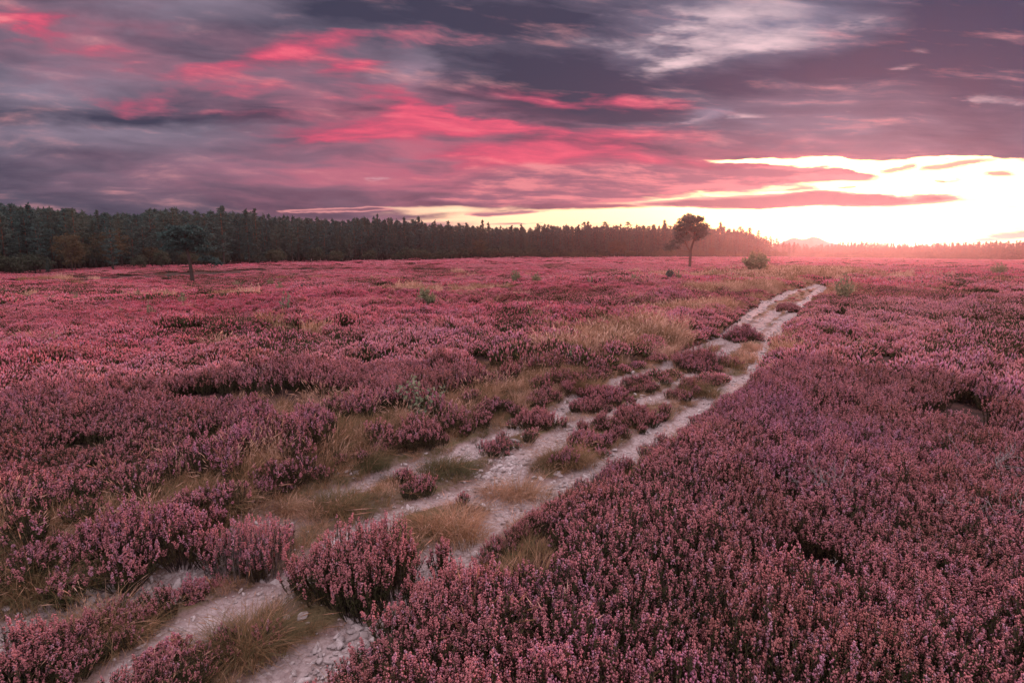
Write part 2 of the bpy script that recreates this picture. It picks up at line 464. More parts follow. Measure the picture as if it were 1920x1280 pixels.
# ------------------------------------------------------------------ scatter by geometry nodes (only for what nobody could count)
def scatter(name, protos, pts, rot, scl, idx, mats, label, cat):
    allV, allT, allM, allA, pk = [], [], [], [], []
    n = 0
    for k, g in enumerate(protos):
        V, T, M, A = g.arrays()
        allV.append(V); allT.append(T + n); allM.append(M); allA.append(A); pk.append(np.full(len(V), k)); n += len(V)
    np_ = len(pts)
    allV.append(pts); allA.append(np.zeros(np_)); pk.append(np.full(np_, -1))
    V = np.vstack(allV); pk = np.concatenate(pk).astype(np.int32)
    tot = len(V)
    ro = np.zeros((tot, 3), np.float32); ro[n:] = rot
    sc = np.ones((tot, 3), np.float32); sc[n:] = scl
    ix = np.full(tot, -1, np.int32); ix[n:] = idx
    me = to_mesh(name, (V, np.vstack(allT), np.concatenate(allM), np.concatenate(allA)), mats,
                 extra={'pk': ('INT', pk), 'rot': ('FLOAT_VECTOR', ro), 'scl': ('FLOAT_VECTOR', sc), 'ix': ('INT', ix)})
    o = link(name, me)
    ng = bpy.data.node_groups.new(name + '_scatter', 'GeometryNodeTree')
    ng.interface.new_socket('Geometry', in_out='INPUT', socket_type='NodeSocketGeometry')
    ng.interface.new_socket('Geometry', in_out='OUTPUT', socket_type='NodeSocketGeometry')
    gi = ng.nodes.new('NodeGroupInput'); go = ng.nodes.new('NodeGroupOutput')
    def named(nm, typ):
        q = ng.nodes.new('GeometryNodeInputNamedAttribute'); q.data_type = typ; q.inputs[0].default_value = nm; return q.outputs[0]
    def eq(sock, k):
        q = ng.nodes.new('FunctionNodeCompare'); q.data_type = 'INT'; q.operation = 'EQUAL'
        ng.links.new(sock, q.inputs[2]); q.inputs[3].default_value = k; return q.outputs[0]
    PK, IX, RO, SL = named('pk', 'INT'), named('ix', 'INT'), named('rot', 'FLOAT_VECTOR'), named('scl', 'FLOAT_VECTOR')
    def sep(k):
        q = ng.nodes.new('GeometryNodeSeparateGeometry'); q.domain = 'POINT'
        ng.links.new(gi.outputs[0], q.inputs[0]); ng.links.new(eq(PK, k), q.inputs[1]); return q.outputs[0]
    P = sep(-1)
    jn = ng.nodes.new('GeometryNodeJoinGeometry')
    for k in range(len(protos)):
        q = ng.nodes.new('GeometryNodeInstanceOnPoints')
        ng.links.new(P, q.inputs['Points']); ng.links.new(eq(IX, k), q.inputs['Selection']); ng.links.new(sep(k), q.inputs['Instance'])
        ng.links.new(RO, q.inputs['Rotation']); ng.links.new(SL, q.inputs['Scale'])
        ng.links.new(q.outputs[0], jn.inputs[0])
    ng.links.new(jn.outputs[0], go.inputs[0])
    md = o.modifiers.new('scatter', 'NODES'); md.node_group = ng
    tag(o, label, cat, kind='stuff')
    return o

# ------------------------------------------------------------------ heather
def tetra(g, C, size, mat, tint, r):       # small bell flowers: a tetrahedron each
    n = len(C)
    d = runit(n, r) ; e = runit(n, r); e = np.cross(d, e); e /= np.linalg.norm(e, axis=1)[:, None] + 1e-9
    f = np.cross(d, e)
    s = size[:, None]
    v0 = C + d * s; v1 = C + (-.33 * d + .94 * e) * s; v2 = C + (-.33 * d - .47 * e + .81 * f) * s; v3 = C + (-.33 * d - .47 * e - .81 * f) * s
    V = np.stack([v0, v1, v2, v3], 1).reshape(-1, 3)
    b = np.arange(n)[:, None] * 4
    T = np.concatenate([b + [0, 1, 2], b + [0, 2, 3], b + [0, 3, 1], b + [1, 3, 2]])
    g.add(V, T, mat, np.repeat(tint, 4))

def spindle(g, A, B, w, mat, tint):        # three sided spindle from A to B
    n = len(A)
    ax = B - A; L = np.linalg.norm(ax, axis=1)[:, None] + 1e-9; ax = ax / L
    u = np.cross(ax, np.tile([.3, .9, .2], (n, 1))); u /= np.linalg.norm(u, axis=1)[:, None] + 1e-9
    v = np.cross(ax, u)
    mid = A + (B - A) * .42
    ring = [mid + w[:, None] * (math.cos(t) * u + math.sin(t) * v) for t in (0, 2.094, 4.189)]
    V = np.stack([A, B, *ring], 1).reshape(-1, 3)
    b = np.arange(n)[:, None] * 5
    T = np.concatenate([b + [0, 3, 2], b + [0, 4, 3], b + [0, 2, 4], b + [1, 2, 3], b + [1, 3, 4], b + [1, 4, 2]])
    g.add(V, T, mat, np.repeat(tint, 5))

def heather_detail(g, r, n, Rad, H, dens=1.0, bloom=1.0, centre=(0, 0, 0), woody=0.0, leaf=1.0, oval=1.0):
    """n flowering sprigs of a heather plant, fanning out of the centre"""
    rr = np.sqrt(r.random(n)); ph = r.random(n) * 2 * math.pi
    k = 9
    for i in range(n):
        a, q = ph[i], rr[i]
        base = np.array([math.cos(a) * q * Rad * .45 * oval, math.sin(a) * q * Rad * .45, -.04])
        top = np.array([math.cos(a) * q * Rad * oval, math.sin(a) * q * Rad, H * (1 - .42 * q ** 2.2) * r.uniform(.78, 1.1)])
        top[:2] += r.normal(0, Rad * .16, 2)
        u = np.linspace(0, 1, k)[:, None]
        bow = np.array([math.cos(a), math.sin(a), 0]) * Rad * .10 * q
        P = base + (top - base) * u + bow * (4 * u * (1 - u)) + np.array(centre)
        g.tube(P[[0, 3, 6, 8]], [.0032, .0026, .0018, .001], 3, 2, float(np.clip(woody + r.uniform(-.15, .2), 0, 1)))
        L = np.linalg.norm(top - base)
        tint = r.random()
        ax = P[-1] - P[-3]; ax /= np.linalg.norm(ax)
        # side sprigs each with a spike
        ns = 1 + r.integers(0, 3) * (r.random() < .8)
        for s_ in range(ns):
            if s_ == 0:
                A0, A1 = P[-3], P[-1]
            else:
                kk = r.integers(5, 8)
                A0 = P[kk]; dv = runit(1, r)[0] * .7 + ax + np.array([0, 0, .5]); dv /= np.linalg.norm(dv)
                A1 = A0 + dv * r.uniform(.03, .06)
                g.tube(np.array([A0, A1]), [.0015, .0008], 3, 2, woody)
            if r.random() > bloom: continue
            nf = int(r.integers(10, 19) * dens)
            t = r.random(nf) ** .8
            f = .10 if s_ == 0 else .25
            C = A0 + (A1 - A0) * (f + (1 - f) * t)[:, None] + runit(nf, r) * (.0082 * (1.15 - t * .7))[:, None]
            tetra(g, C, r.uniform(.0038, .0064, nf), 0, np.clip(tint + r.normal(0, .16, nf), 0, 1), r)
        nl = int(34 * leaf)
        t = r.random(nl) * .66 + .22
        ii = np.minimum((t * (k - 1)).astype(int), k - 2); ft = (t * (k - 1) - ii)[:, None]
        C = P[ii] * (1 - ft) + P[ii + 1] * ft
        d = runit(nl, r) * .8 + np.array([0, 0, .9]); d /= np.linalg.norm(d, axis=1)[:, None]
        w = np.cross(d, runit(nl, r)); w /= np.linalg.norm(w, axis=1)[:, None] + 1e-9
        ll = r.uniform(.012, .034, nl)[:, None]
        g.tris(C - w * .0035, C + w * .0035, C + d * ll, 1, np.full(nl, tint))

def heather_mid(r, n, Rad, H, fl, fw, bloom=1.0):
    g = Geo()
    q = np.sqrt(r.random(n)); a = r.random(n) * 2 * math.pi
    z = H * (1 - .45 * q ** 2.2) * r.uniform(.72, 1.08, n)
    top = np.stack([np.cos(a) * q * Rad, np.sin(a) * q * Rad, z], 1)
    d = np.stack([np.cos(a) * q * .55, np.sin(a) * q * .55, np.ones(n)], 1) + r.normal(0, .22, (n, 3)); d /= np.linalg.norm(d, axis=1)[:, None]
    L = r.uniform(.7, 1.25, n) * fl
    t = r.random(n)
    fl_ = r.random(n) < bloom
    spindle(g, top - d * L[:, None], top, r.uniform(.7, 1.2, n) * fw, np.repeat(np.where(fl_, 0, 1), 6).reshape(n, 6).T.ravel(), t)
    keep = r.random(n) < .8
    lo = top - d * (L * r.uniform(.5, 1.0, n))[:, None]
    bt = lo - d * (z * .7)[:, None]; bt[:, 2] = np.maximum(bt[:, 2], -.02)
    spindle(g, bt[keep], lo[keep], (r.uniform(.8, 1.5, n) * fw)[keep], 1, t[keep])
    return g

r0 = np.random.default_rng(101)
protos = []
for k in range(7):
    g = Geo(); heather_detail(g, r0, 54, .14, [.26, .31, .28, .34, .24, .30, .27][k], bloom=[.95, .8, .75, .95, .35, .85, .6][k]); protos.append(g)
N0 = len(protos)
for k in range(6): protos.append(heather_mid(r0, 175, .30, [.30, .35, .27, .33, .25, .28][k], .07, .0115, [.95, .85, .9, .8, .4, .5][k]))
N1 = len(protos)
for k in range(6): protos.append(heather_mid(r0, 210, .85, [.36, .42, .33, .46, .38, .36][k], .13, .032, [.95, .9, .85, .9, .35, .5][k]))
N2 = len(protos)
for k in range(4): protos.append(heather_mid(r0, 200, 2.4, [.42, .50, .46, .6][k], .20, .12))
N3 = len(protos)

GRASSY = [  # grass patches: picture point, half length along the verge (m), half width
    (60, 1060, .55, .4), (230, 985, .45, .3), (420, 915, .55, .35), (560, 868, .6, .4), (660, 822, .7, .45), (760, 790, .6, .45), (850, 770, .5, .4),
    (980, 715, .8, .6), (1080, 668, 1.1, .8), (1150, 640, 1.5, 1.1), (1230, 640, 1.2, .8), (1060, 700, .7, .5), (1290, 590, 1.6, 1.2), (600, 780, .6, .4), (500, 890, .6, .45), (640, 840, .7, .5), (720, 800, .7, .5), (920, 740, .8, .5), (1040, 690, 1.0, .7),
    (1440, 540, 3, 2.5), (1430, 520, 7, 6), (1500, 515, 7, 5), (1360, 520, 6, 4), (1540, 512, 6, 4), (1480, 506, 8, 6), (400, 850, .5, .4), (330, 940, .3, .3), (20, 1000, .5, .35), (130, 1020, .5, .4), (300, 905, .5, .35)]
GR = np.array([(*hit(a, b)[:2], c * (1.35 if b > 760 else 1.1), d * (1.35 if b > 760 else 1.1)) for a, b, c, d in GRASSY])
def grassy(x, y):
    v = np.zeros(np.shape(x))
    cc = corridor(x, y)
    for gx, gy, a, b in GR:
        dx, dy = x - gx, y - gy
        u, w = dx * .55 + dy * .83, -dx * .83 + dy * .55
        v = np.maximum(v, np.exp(-((u / a) ** 2 + (w / b) ** 2) * 1.1))
    return v * sstep(-.15, .45, cc)

BUSHES = [  # heather bushes that stand apart beside or on the track: base px, width px, height px, label, options
    (482, 1062, 150, 128, 'mauve heather bush with bare grey woody stems, beside the stony rut', dict(bloom=.75, woody=.9, leaf=.35)),
    (690, 1112, 235, 150, 'broad pink heather bush growing between the two stony ruts', {}),
    (878, 1195, 290, 150, 'large rounded pink heather bush by the white pebble bank', {}),
    (262, 1046, 225, 135, 'big salmon heather bush over the bank above the gravel', dict(bloom=1)),
    (62, 1262, 170, 125, 'straggly pink heather clump in the near corner of the track', dict(bloom=.9, woody=.5)),
    (312, 1248, 95, 62, 'small vivid pink heather sprout on the bare soil rut', dict(bloom=1)),
    (376, 1108, 70, 45, 'tiny mauve heather plant at the edge of the gravel', dict(bloom=1)),
    (1010, 802, 78, 48, 'round heather cushion on the far side of the white stones', {}),
    (1308, 688, 105, 52, 'long dense heather mound in the middle of the track', {}),
    (1392, 637, 62, 36, 'low heather mound between the ruts, higher up the track', {}),
    (1478, 583, 42, 22, 'small heather mound near the far end of the track', {}),
    (1195, 792, 85, 40, 'low heather clump on the ridge between two pale ruts', {}),
    (1110, 835, 90, 36, 'spreading flat heather clump behind the brown tussock', dict(bloom=.85)),
    (935, 842, 60, 26, 'sparse greyish heather tuft among white stones', dict(bloom=.5, woody=.9, leaf=.4)),
    (1135, 745, 90, 32, 'thin heather clump on the grassy centre of the track', dict(bloom=.8)),
    (1505, 1, 0, 0, '', {}),
]
BUSHES = [b for b in BUSHES if b[2]]
bush_xy = []
for i, (px, py, w, h, lab, opt) in enumerate(BUSHES):
    x, y, z = hit(px, py)
    sl = y * CP + (CAMZ - z) * SP
    bush_xy.append((x, y, z, w / F * sl / 2, h / F * sl * .95))

def jitter_grid(r0_, r1_, az, cell, g):
    m = int(r1_ / cell) + 1
    xs = np.arange(-m, m + 1) * cell
    X, Y = np.meshgrid(xs, xs[xs > -4])
    X = X + g.uniform(-.5, .5, X.shape) * cell; Y = Y + g.uniform(-.5, .5, Y.shape) * cell
    X, Y = X.ravel(), Y.ravel()
    d = np.hypot(X, Y); a = np.degrees(np.abs(np.arctan2(X, Y)))
    k = (d >= r0_) & (d < r1_) & (a < az)
    return X[k], Y[k]

FOREST = np.array([(-700, 85), (-300, 105), (0, 120), (200, 128), (400, 150), (550, 170), (700, 190), (850, 215), (1000, 240), (1200, 275), (1320, 300), (1430, 330), (1490, 360)], float)
FOR_AZ = np.array([az_of(p) for p in FOREST[:, 0]])
def forest_d(az): return np.interp(az, FOR_AZ, FOREST[:, 1], right=560)

def height_field(x, y):
    d = np.hypot(x, y)
    h = .62 + .80 * fbm(x / 1.2, y / 1.2, 41, 2) * (1 - .3 * sstep(20, 60, d))
    return h

def heather_points():
    out = []
    for r_a, r_b, az, cell, lo, hi, rad in ((.9, 9.5, 62, .142, 0, N0, .14), (9.5, 36, 52, .33, N0, N1, .30), (36, 135, 50, .95, N1, N2, .85), (135, 640, 49, 3.4, N2, N3, 2.4)):
        X, Y = jitter_grid(r_a, r_b, az, cell, rng)
        d = np.hypot(X, Y); a = np.arctan2(X, Y)
        c = corridor(X, Y) + (fbm(X * 1.7, Y * 1.7, 51) - .5) * .5
        keep = c > .05 + rad * .42
        keep &= d < forest_d(a) + 6
        gr = grassy(X, Y)
        keep &= rng.random(len(X)) > gr * 1.02
        gap = fbm(X / .8, Y / .8, 61, 2)
        keep &= ~((gap < .300) & (d < 36))
        gap2 = fbm(X / 2.3, Y / 1.5, 67, 2)
        keep &= ~((gap2 < .31) & (d > 6) & (d < 60) & (rng.random(len(X)) < .8))
        ho = hollow(X, Y)
        keep &= rng.random(len(X)) > ho * .9
        keep &= d > .9
        X, Y, d, ho = X[keep], Y[keep], d[keep], ho[keep]
        hs = height_field(X, Y) * (1 - .6 * ho)
        # lower and thinner toward the verge
        c = corridor(X, Y)
        hs *= (.72 + .28 * sstep(.1, .7, c)) * (1 - .5 * sstep(12, 28, d) * sstep(2.5, .3, c))
        Z = ground_z(X, Y, False)
        n = len(X)
        s = rng.uniform(.85, 1.2, n)
        scl = np.stack([s, s, s * hs], 1)
        rot = np.stack([rng.normal(0, .09, n), rng.normal(0, .09, n), rng.random(n) * 2 * math.pi], 1)
        ii = rng.integers(lo, hi, n)
        dull = fbm(X / (1.3 + d * .06), Y / (1.3 + d * .06), 131, 2) + rng.normal(0, .05, n)   # patches past their bloom
        lows = {0: (4, 6), N0: (N0 + 4, N0 + 5), N1: (N1 + 4, N1 + 5), N2: (N2, N2 + 1)}[lo]
        ii = np.where(dull < np.where(d < 36, .425, .37), np.array(lows)[rng.integers(0, 2, n)], ii)
        ii = np.where((dull > .52) & np.isin(ii, lows) & (lo != N2), rng.integers(lo, lo + 4, n), ii)
        out.append((np.stack([X, Y, Z], 1), rot, scl, ii))
    for r_a, r_b, cell, lo, hi, k_ in ((1.3, 9.5, .12, 0, N0, .62), (9.5, 42, .26, N0, N1, .55)):   # sprouts on the crown of the track
        X, Y = jitter_grid(r_a, r_b, 55, cell, rng)
        c = corridor(X, Y)
        ru = ruts(X, Y); nz = fbm(X * 1.5, Y * 1.5, 121, 2)
        p = (c < .02) * (ru < .18) * sstep(.50, .64, nz) * .7 * (1 - .6 * sstep(10, 20, np.hypot(X, Y))) + (c < .22) * (c > -.06) * (ru < .25) * .25
        keep = rng.random(len(X)) < p
        X, Y = X[keep], Y[keep]; n = len(X)
        Z = ground_z(X, Y, True); s = rng.uniform(.6, 1.15, n) * k_ * (1 - .35 * sstep(16, 28, np.hypot(X, Y)))
        out.append((np.stack([X, Y, Z], 1), np.stack([rng.normal(0, .12, n), rng.normal(0, .12, n), rng.random(n) * 6.28], 1), np.stack([s * 1.1, s * 1.1, s * rng.uniform(.8, 1.1, n)], 1), rng.integers(lo, hi, n)))
    return [np.concatenate(v) for v in zip(*out)]
pts, rot, scl, idx = heather_points()
print('heather points', len(pts))
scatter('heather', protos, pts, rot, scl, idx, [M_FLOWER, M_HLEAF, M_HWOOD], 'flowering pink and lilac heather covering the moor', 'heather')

# heather bushes of their own
for (x, y, z, hw, H), (px, py, w, h, lab, opt) in zip(bush_xy, BUSHES):
    g = np.random.default_rng(int(px * 7 + py))
    near = py > 900
    Rr = max(hw, .05); n = int(min(620, max(90, 640 * Rr * Rr * 3.14 * 2.2)))
    parts = Geo()
    r_ = np.random.default_rng(int(px + py))
    lobes = 3 if Rr < .12 else 6 if Rr < .25 else 10
    for k in range(5):                    # low outlying sprigs, so the bush ends raggedly
        q = r_.uniform(.85, 1.3); a_ = r_.random() * 6.28
        heather_detail(parts, r_, max(8, int(n * .05)), Rr * r_.uniform(.2, .34), H * r_.uniform(.3, .55), centre=(math.cos(a_) * q * Rr, math.sin(a_) * q * Rr, 0), **opt)
    for k in range(lobes):
        q = 0 if k == 0 else math.sqrt(r_.uniform(.15, 1)) * .72; a_ = k * 2.4 + r_.random()
        heather_detail(parts, r_, max(22, int(n * .92 / lobes)), Rr * r_.uniform(.36, .58), H * (1 - .45 * q * q) * r_.uniform(.70, 1.12), centre=(math.cos(a_) * q * Rr, math.sin(a_) * q * Rr, 0), **opt)
    t = thing('heather_bush', (x, y, z - .01), 0, lab, 'heather bush', 'heather bushes on the track')
    V, T, M, A = parts.arrays()
    for nm, sel, mat in (('flowers', M == 0, M_FLOWER), ('foliage', M == 1, M_HLEAF), ('stems', M == 2, M_HWOOD)):
        TT = T[sel]; used = np.unique(TT); mp = np.zeros(len(V), int); mp[used] = np.arange(len(used))
        link(nm, to_mesh(nm, (V[used], mp[TT], np.zeros(len(TT), int), A[used]), [mat]), t)

# ------------------------------------------------------------------ grass
def blades(g, r, n, Rad, H, lean, tints, width=.0022, seg=4, seed_heads=.0):
    a = r.random(n) * 2 * math.pi; q = np.sqrt(r.random(n)) * Rad
    b = np.stack([np.cos(a) * q, np.sin(a) * q, np.full(n, -.02)], 1)
    hd = a + r.normal(0, .7, n)
    L = H * r.uniform(.45, 1.15, n); ln = lean * r.uniform(.3, 1.5, n)
    tt = r.uniform(tints[0], tints[1], n)
    u = np.linspace(0, 1, seg + 1)
    pts = []
    for uu in u:
        out = ln * L * uu ** 1.8
        up = L * (uu - .45 * np.clip(ln, 0, 1.4) * uu ** 2.4)
        pts.append(b + np.stack([np.cos(hd) * out, np.sin(hd) * out, up], 1))
    side = np.stack([-np.sin(hd + .6), np.cos(hd + .6), np.zeros(n)], 1)
    w = width * r.uniform(.7, 1.4, n)[:, None]
    rows = []
    for k, uu in enumerate(u):
        ww = w * (1 - uu) ** .6 if uu < 1 else w * 0.05
        rows += [pts[k] - side * ww, pts[k] + side * ww]
    V = np.stack(rows, 1).reshape(-1, 3)
    m = 2 * (seg + 1)
    base = np.arange(n)[:, None] * m
    T = np.concatenate([base + [2 * k, 2 * k + 1, 2 * k + 3] for k in range(seg)] + [base + [2 * k, 2 * k + 3, 2 * k + 2] for k in range(seg)])
    g.add(V, T, 0, np.repeat(tt, m))
    if seed_heads > 0:
        k = r.random(n) < seed_heads
        tip = pts[-1][k]; pre = pts[-2][k]
        spindle(g, pre + (tip - pre) * .2, tip + (tip - pre) * .25, np.full(k.sum(), width * 2.2), 0, np.clip(tt[k] + .2, 0, 1))

rg = np.random.default_rng(202)
gpro = []
for k in range(4):
    g = Geo(); blades(g, rg, 110, .10, [.19, .15, .22, .13][k], .95, [(.05, .6), (.3, .8), (.2, .9), (.0, .5)][k], .0019); gpro.append(g)
for k in range(2):
    g = Geo(); blades(g, rg, 24, .08, .34, .5, (.6, 1), .0016, 4, .8); gpro.append(g)
G1 = len(gpro)
for k in range(3):
    g = Geo(); blades(g, rg, 150, .30, [.36, .42, .5][k], .45, (.35, 1), .006, 3, .2); gpro.append(g)
G2 = len(gpro)
for k in range(3):
    g = Geo(); blades(g, rg, 190, .9, [.55, .65, .5][k], .4, (.45, 1), .018, 3, .2); gpro.append(g)
G3 = len(gpro)

def grass_points():
    out = []
    for r_a, r_b, az, cell, lo, hi in ((1.2, 11, 62, .09, 0, G1), (11, 42, 52, .22, G1, G2), (42, 95, 50, .8, G2, G3)):
        X, Y = jitter_grid(r_a, r_b, az, cell, rng)
        gr = grassy(X, Y); c = corridor(X, Y); ru = ruts(X, Y)
        verge = np.exp(-((c - .05) / .30) ** 2) * .85 * (c < .8)
        mid = (c < .05) * (ru < .30) * (1 - .6 * sstep(9, 18, np.hypot(X, Y))) * (.45 + .55 * sstep(.30, .48, fbm(X * 1.9, Y * 1.9, 81)))
        sparse = .035 * sstep(.5, .7, fbm(X / 2.5, Y / 2.5, 91)) + hollow(X, Y) * .05
        p = np.maximum.reduce([gr * 1.1, verge, mid, sparse]) * (1 - sstep(.2, .6, ru) * .97)
        keep = (rng.random(len(X)) < p) & (np.hypot(X, Y) > 1.2)
        X, Y = X[keep], Y[keep]; n = len(X)
        gr = grassy(X, Y); c = corridor(X, Y)
        Z = ground_z(X, Y, True)
        s = rng.uniform(.55, 1.15, n) * (.58 + .42 * np.clip(gr + sstep(-.1, .4, c), 0, 1)) * (1 - .62 * sstep(9, 18, np.hypot(X, Y)) * sstep(.8, .0, c))
        idx = rng.integers(lo, hi, n)
        if hi == G1:
            tall = rng.random(n) < .12; idx = np.where(tall, rng.integers(4, 6, n), rng.integers(0, 4, n))
        out.append((np.stack([X, Y, Z], 1), np.stack([rng.normal(0, .12, n), rng.normal(0, .12, n), rng.random(n) * 6.28], 1), np.repeat(s[:, None], 3, 1), idx))
    return [np.concatenate(v) for v in zip(*out)]
pts, rot, scl, idx = grass_points()
print('grass points', len(pts))
scatter('grass', gpro, pts, rot, scl, idx, [M_GRASS], 'tawny and green moor grass along the track verges', 'grass')

TUSSOCKS = [  # base px, width px, height px, tint range, label
    (838, 882, 115, 52, (.05, .6), 'low olive tussock in the middle of the track, beside white stones'),
    (1062, 872, 95, 68, (.15, .65), 'dense brown and green tussock in front of the pale rut'),
    (1300, 738, 85, 42, (.2, .7), 'brown tussock farther up the track between two ruts'),
    (692, 872, 95, 55, (.1, .7), 'rounded tussock on the grassy verge opposite the white stones'),
    (470, 1222, 180, 110, (.0, .75), 'wide green and straw tussock next to the pebble bank'),
    (85, 1100, 230, 115, (.0, .75), 'large spreading green and rust tussock on the bank'),
    (850, 1000, 140, 78, (.1, .7), 'brownish tussock in a hollow behind the heather bushes'),
    (965, 928, 120, 62, (.2, .75), 'tawny tussock on the near edge of the middle rut'),
    (640, 958, 170, 62, (.25, .95), 'pale straw coloured tussock behind the broad heather bush'),
    (1088, 728, 85, 48, (.1, .65), 'dark olive tussock at the foot of the tawny grass bank'),
    (195, 1192, 150, 92, (.1, .8), 'thin rust tinted tussock with long stray blades by the gravel'),
    (740, 905, 60, 28, (.1, .6), 'small green tussock at the side of the pale rut'),
    (1225, 660, 70, 30, (.2, .7), 'small olive tussock beside the pale rut below the grass bank'),
    (545, 955, 60, 55, (.4, 1), 'wispy straw tussock at the kink of the verge'),
    (1000, 705, 70, 40, (.3, .8), 'rusty tussock under the small birch seedling'),
    (430, 945, 90, 60, (.0, .45), 'green tussock on the bank between two heather bushes'),
]
for px, py, w, h, tr, lab in TUSSOCKS:
    x, y, z = hit(px, py); sl = y * CP + (CAMZ - z) * SP
    g = Geo(); r_ = np.random.default_rng(px + py)
    Rr, H = w / F * sl / 2, h / F * sl
    n = int(np.clip(6500 * Rr * Rr * 3.14 * 4, 220, 1300)); nc = 7
    for k in range(nc):
        a_ = k * 2.4 + r_.random(); q_ = 0 if k == 0 else r_.uniform(.3, .85)
        sub = Geo(); hh = H * (1.05 - .45 * q_) * r_.uniform(.75, 1.1)
        blades(sub, r_, n // nc, Rr * .40, hh, r_.uniform(.9, 1.5), (max(0, tr[0] + r_.uniform(-.1, .2)), min(1, tr[1] + r_.uniform(-.15, .15))), max(.0016, .00026 * sl), 4)
        if k % 2 == 0: blades(sub, r_, max(5, n // 80), Rr * .35, hh * 1.5, 1.0, (.45, 1), max(.0013, .0002 * sl), 5, .5)
        V, T, M, A = sub.arrays()
        g.add(V + np.array([math.cos(a_) * q_ * Rr, math.sin(a_) * q_ * Rr * .8, 0]), T, 0, A)
    o = link('grass_tussock', to_mesh('grass_tussock', g, [M_GRASS])); o.location = (x, y, z)
    tag(o, lab, 'grass tussock', 'grass tussocks along the track')

# ------------------------------------------------------------------ stones and gravel
def stone(r, sub=1):
    t = (1 + 5 ** .5) / 2
    V = np.array([(-1, t, 0), (1, t, 0), (-1, -t, 0), (1, -t, 0), (0, -1, t), (0, 1, t), (0, -1, -t), (0, 1, -t), (t, 0, -1), (t, 0, 1), (-t, 0, -1), (-t, 0, 1)], float)
    T = [(0, 11, 5), (0, 5, 1), (0, 1, 7), (0, 7, 10), (0, 10, 11), (1, 5, 9), (5, 11, 4), (11, 10, 2), (10, 7, 6), (7, 1, 8), (3, 9, 4), (3, 4, 2), (3, 2, 6), (3, 6, 8), (3, 8, 9), (4, 9, 5), (2, 4, 11), (6, 2, 10), (8, 6, 7), (9, 8, 1)]
    V /= np.linalg.norm(V, axis=1)[:, None]; V = list(map(tuple, V))
    for _ in range(sub):
        cache = {}; NT = []
        def mid(a, b):
            k = (min(a, b), max(a, b))
            if k not in cache:
                m = np.array(V[a]) + np.array(V[b]); m /= np.linalg.norm(m); V.append(tuple(m)); cache[k] = len(V) - 1
            return cache[k]
        for a, b, c in T:
            ab, bc, ca = mid(a, b), mid(b, c), mid(c, a)
            NT += [(a, ab, ca), (b, bc, ab), (c, ca, bc), (ab, bc, ca)]
        T = NT
    V = np.array(V)
    # planes cut the ball into an angular broken stone
    for _ in range(11):
        n = runit(1, r)[0]; k = r.uniform(.34, .74)
        d = V @ n; V = V - np.maximum(d - k, 0)[:, None] * n
    V *= r.uniform(.75, 1.25, 3) * np.array([1.15, 1, .55])
    V += r.normal(0, .02, V.shape)
    g = Geo(); g.add(V, T, 0, .5); return g
rs = np.random.default_rng(303)
spro = [stone(rs, 1) for _ in range(7)]
BANKS = [(*flat(px, py), r_) for px, py, r_ in ((690, 1165, .20), (640, 1195, .18), (585, 1228, .16), (540, 1262, .14), (210, 1090, .16), (290, 1072, .18), (360, 1050, .16), (130, 1125, .15), (960, 840, .16), (930, 862, .2), (650, 880, .10), (1060, 885, .14))]
def gravel_points():
    out = []
    for r_a, r_b, cell, n_per, smax in ((1.5, 9, .030, 1, .048), (9, 20, .062, 1, .055), (20, 48, .16, 1, .09)):
        X, Y = jitter_grid(r_a, r_b, 55, cell, rng) if r_b < 30 else jitter_grid(r_a, r_b, 45, cell, rng)
        k = corridor(X, Y) < .25; X, Y = X[k], Y[k]
        ru = ruts(X, Y); c = corridor(X, Y)
        clump = sstep(.35, .7, fbm(X * 3.2, Y * 3.2, 55))
        bank = np.zeros(n0 := len(X))
        for bx, by, br in BANKS: bank = np.maximum(bank, np.exp(-((X - bx) ** 2 + (Y - by) ** 2) / br ** 2))
        p = ru * (.26 + .66 * clump) + .05 * (c < .1) + bank * .75
        keep = rng.random(len(X)) < p
        X, Y, ru, bank = X[keep], Y[keep], ru[keep], bank[keep]; n = len(X)
        s = np.clip(rng.lognormal(-4.85, .66, n) * (1 if r_b < 10 else 1.6 if r_b < 30 else 3.2) * (1 + 1.0 * bank), .004, smax)
        Z = ground_z(X, Y, True) + .006 + s * .12
        out.append((np.stack([X, Y, Z], 1), rng.random((n, 3)) * np.array([.7, .7, 6.28]), np.repeat(s[:, None], 3, 1), rng.integers(0, len(spro), n)))
    return [np.concatenate(v) for v in zip(*out)]
pts, rot, scl, idx = gravel_points()
print('gravel points', len(pts))
scatter('gravel', spro, pts, rot, scl, idx, [M_STONE], 'pale crushed limestone gravel lying in the wheel ruts', 'gravel')

STONES = [(143, 1160, 20), (240, 1245, 22), (287, 1152, 12), (202, 1048, 24), (310, 1075, 18), (252, 1072, 14), (467, 942, 18), (623, 1118, 18), (567, 1160, 26), (683, 1147, 16), (657, 1157, 15),
          (1087, 1097, 14), (1040, 1137, 12), (650, 885, 14), (1150, 842, 16), (1047, 889, 20), (910, 908, 14), (850, 890, 12), (940, 834, 16), (965, 828, 20), (985, 822, 18), (955, 848, 15), (50, 1042, 14), (75, 1062, 12),
          (12, 1140, 18), (45, 1158, 16), (225, 1110, 14), (690, 1170, 24), (660, 1185, 26), (630, 1215, 20), (590, 1230, 18), (545, 1256, 16), (705, 1190, 22), (610, 1195, 14), (396, 1218, 14), (1205, 742, 12), (1250, 745, 10), (1262, 672, 9)]
big = [stone(np.random.default_rng(900 + k), 2) for k in range(6)]
big_me = [to_mesh('stone', g, [M_STONE]) for g in big]
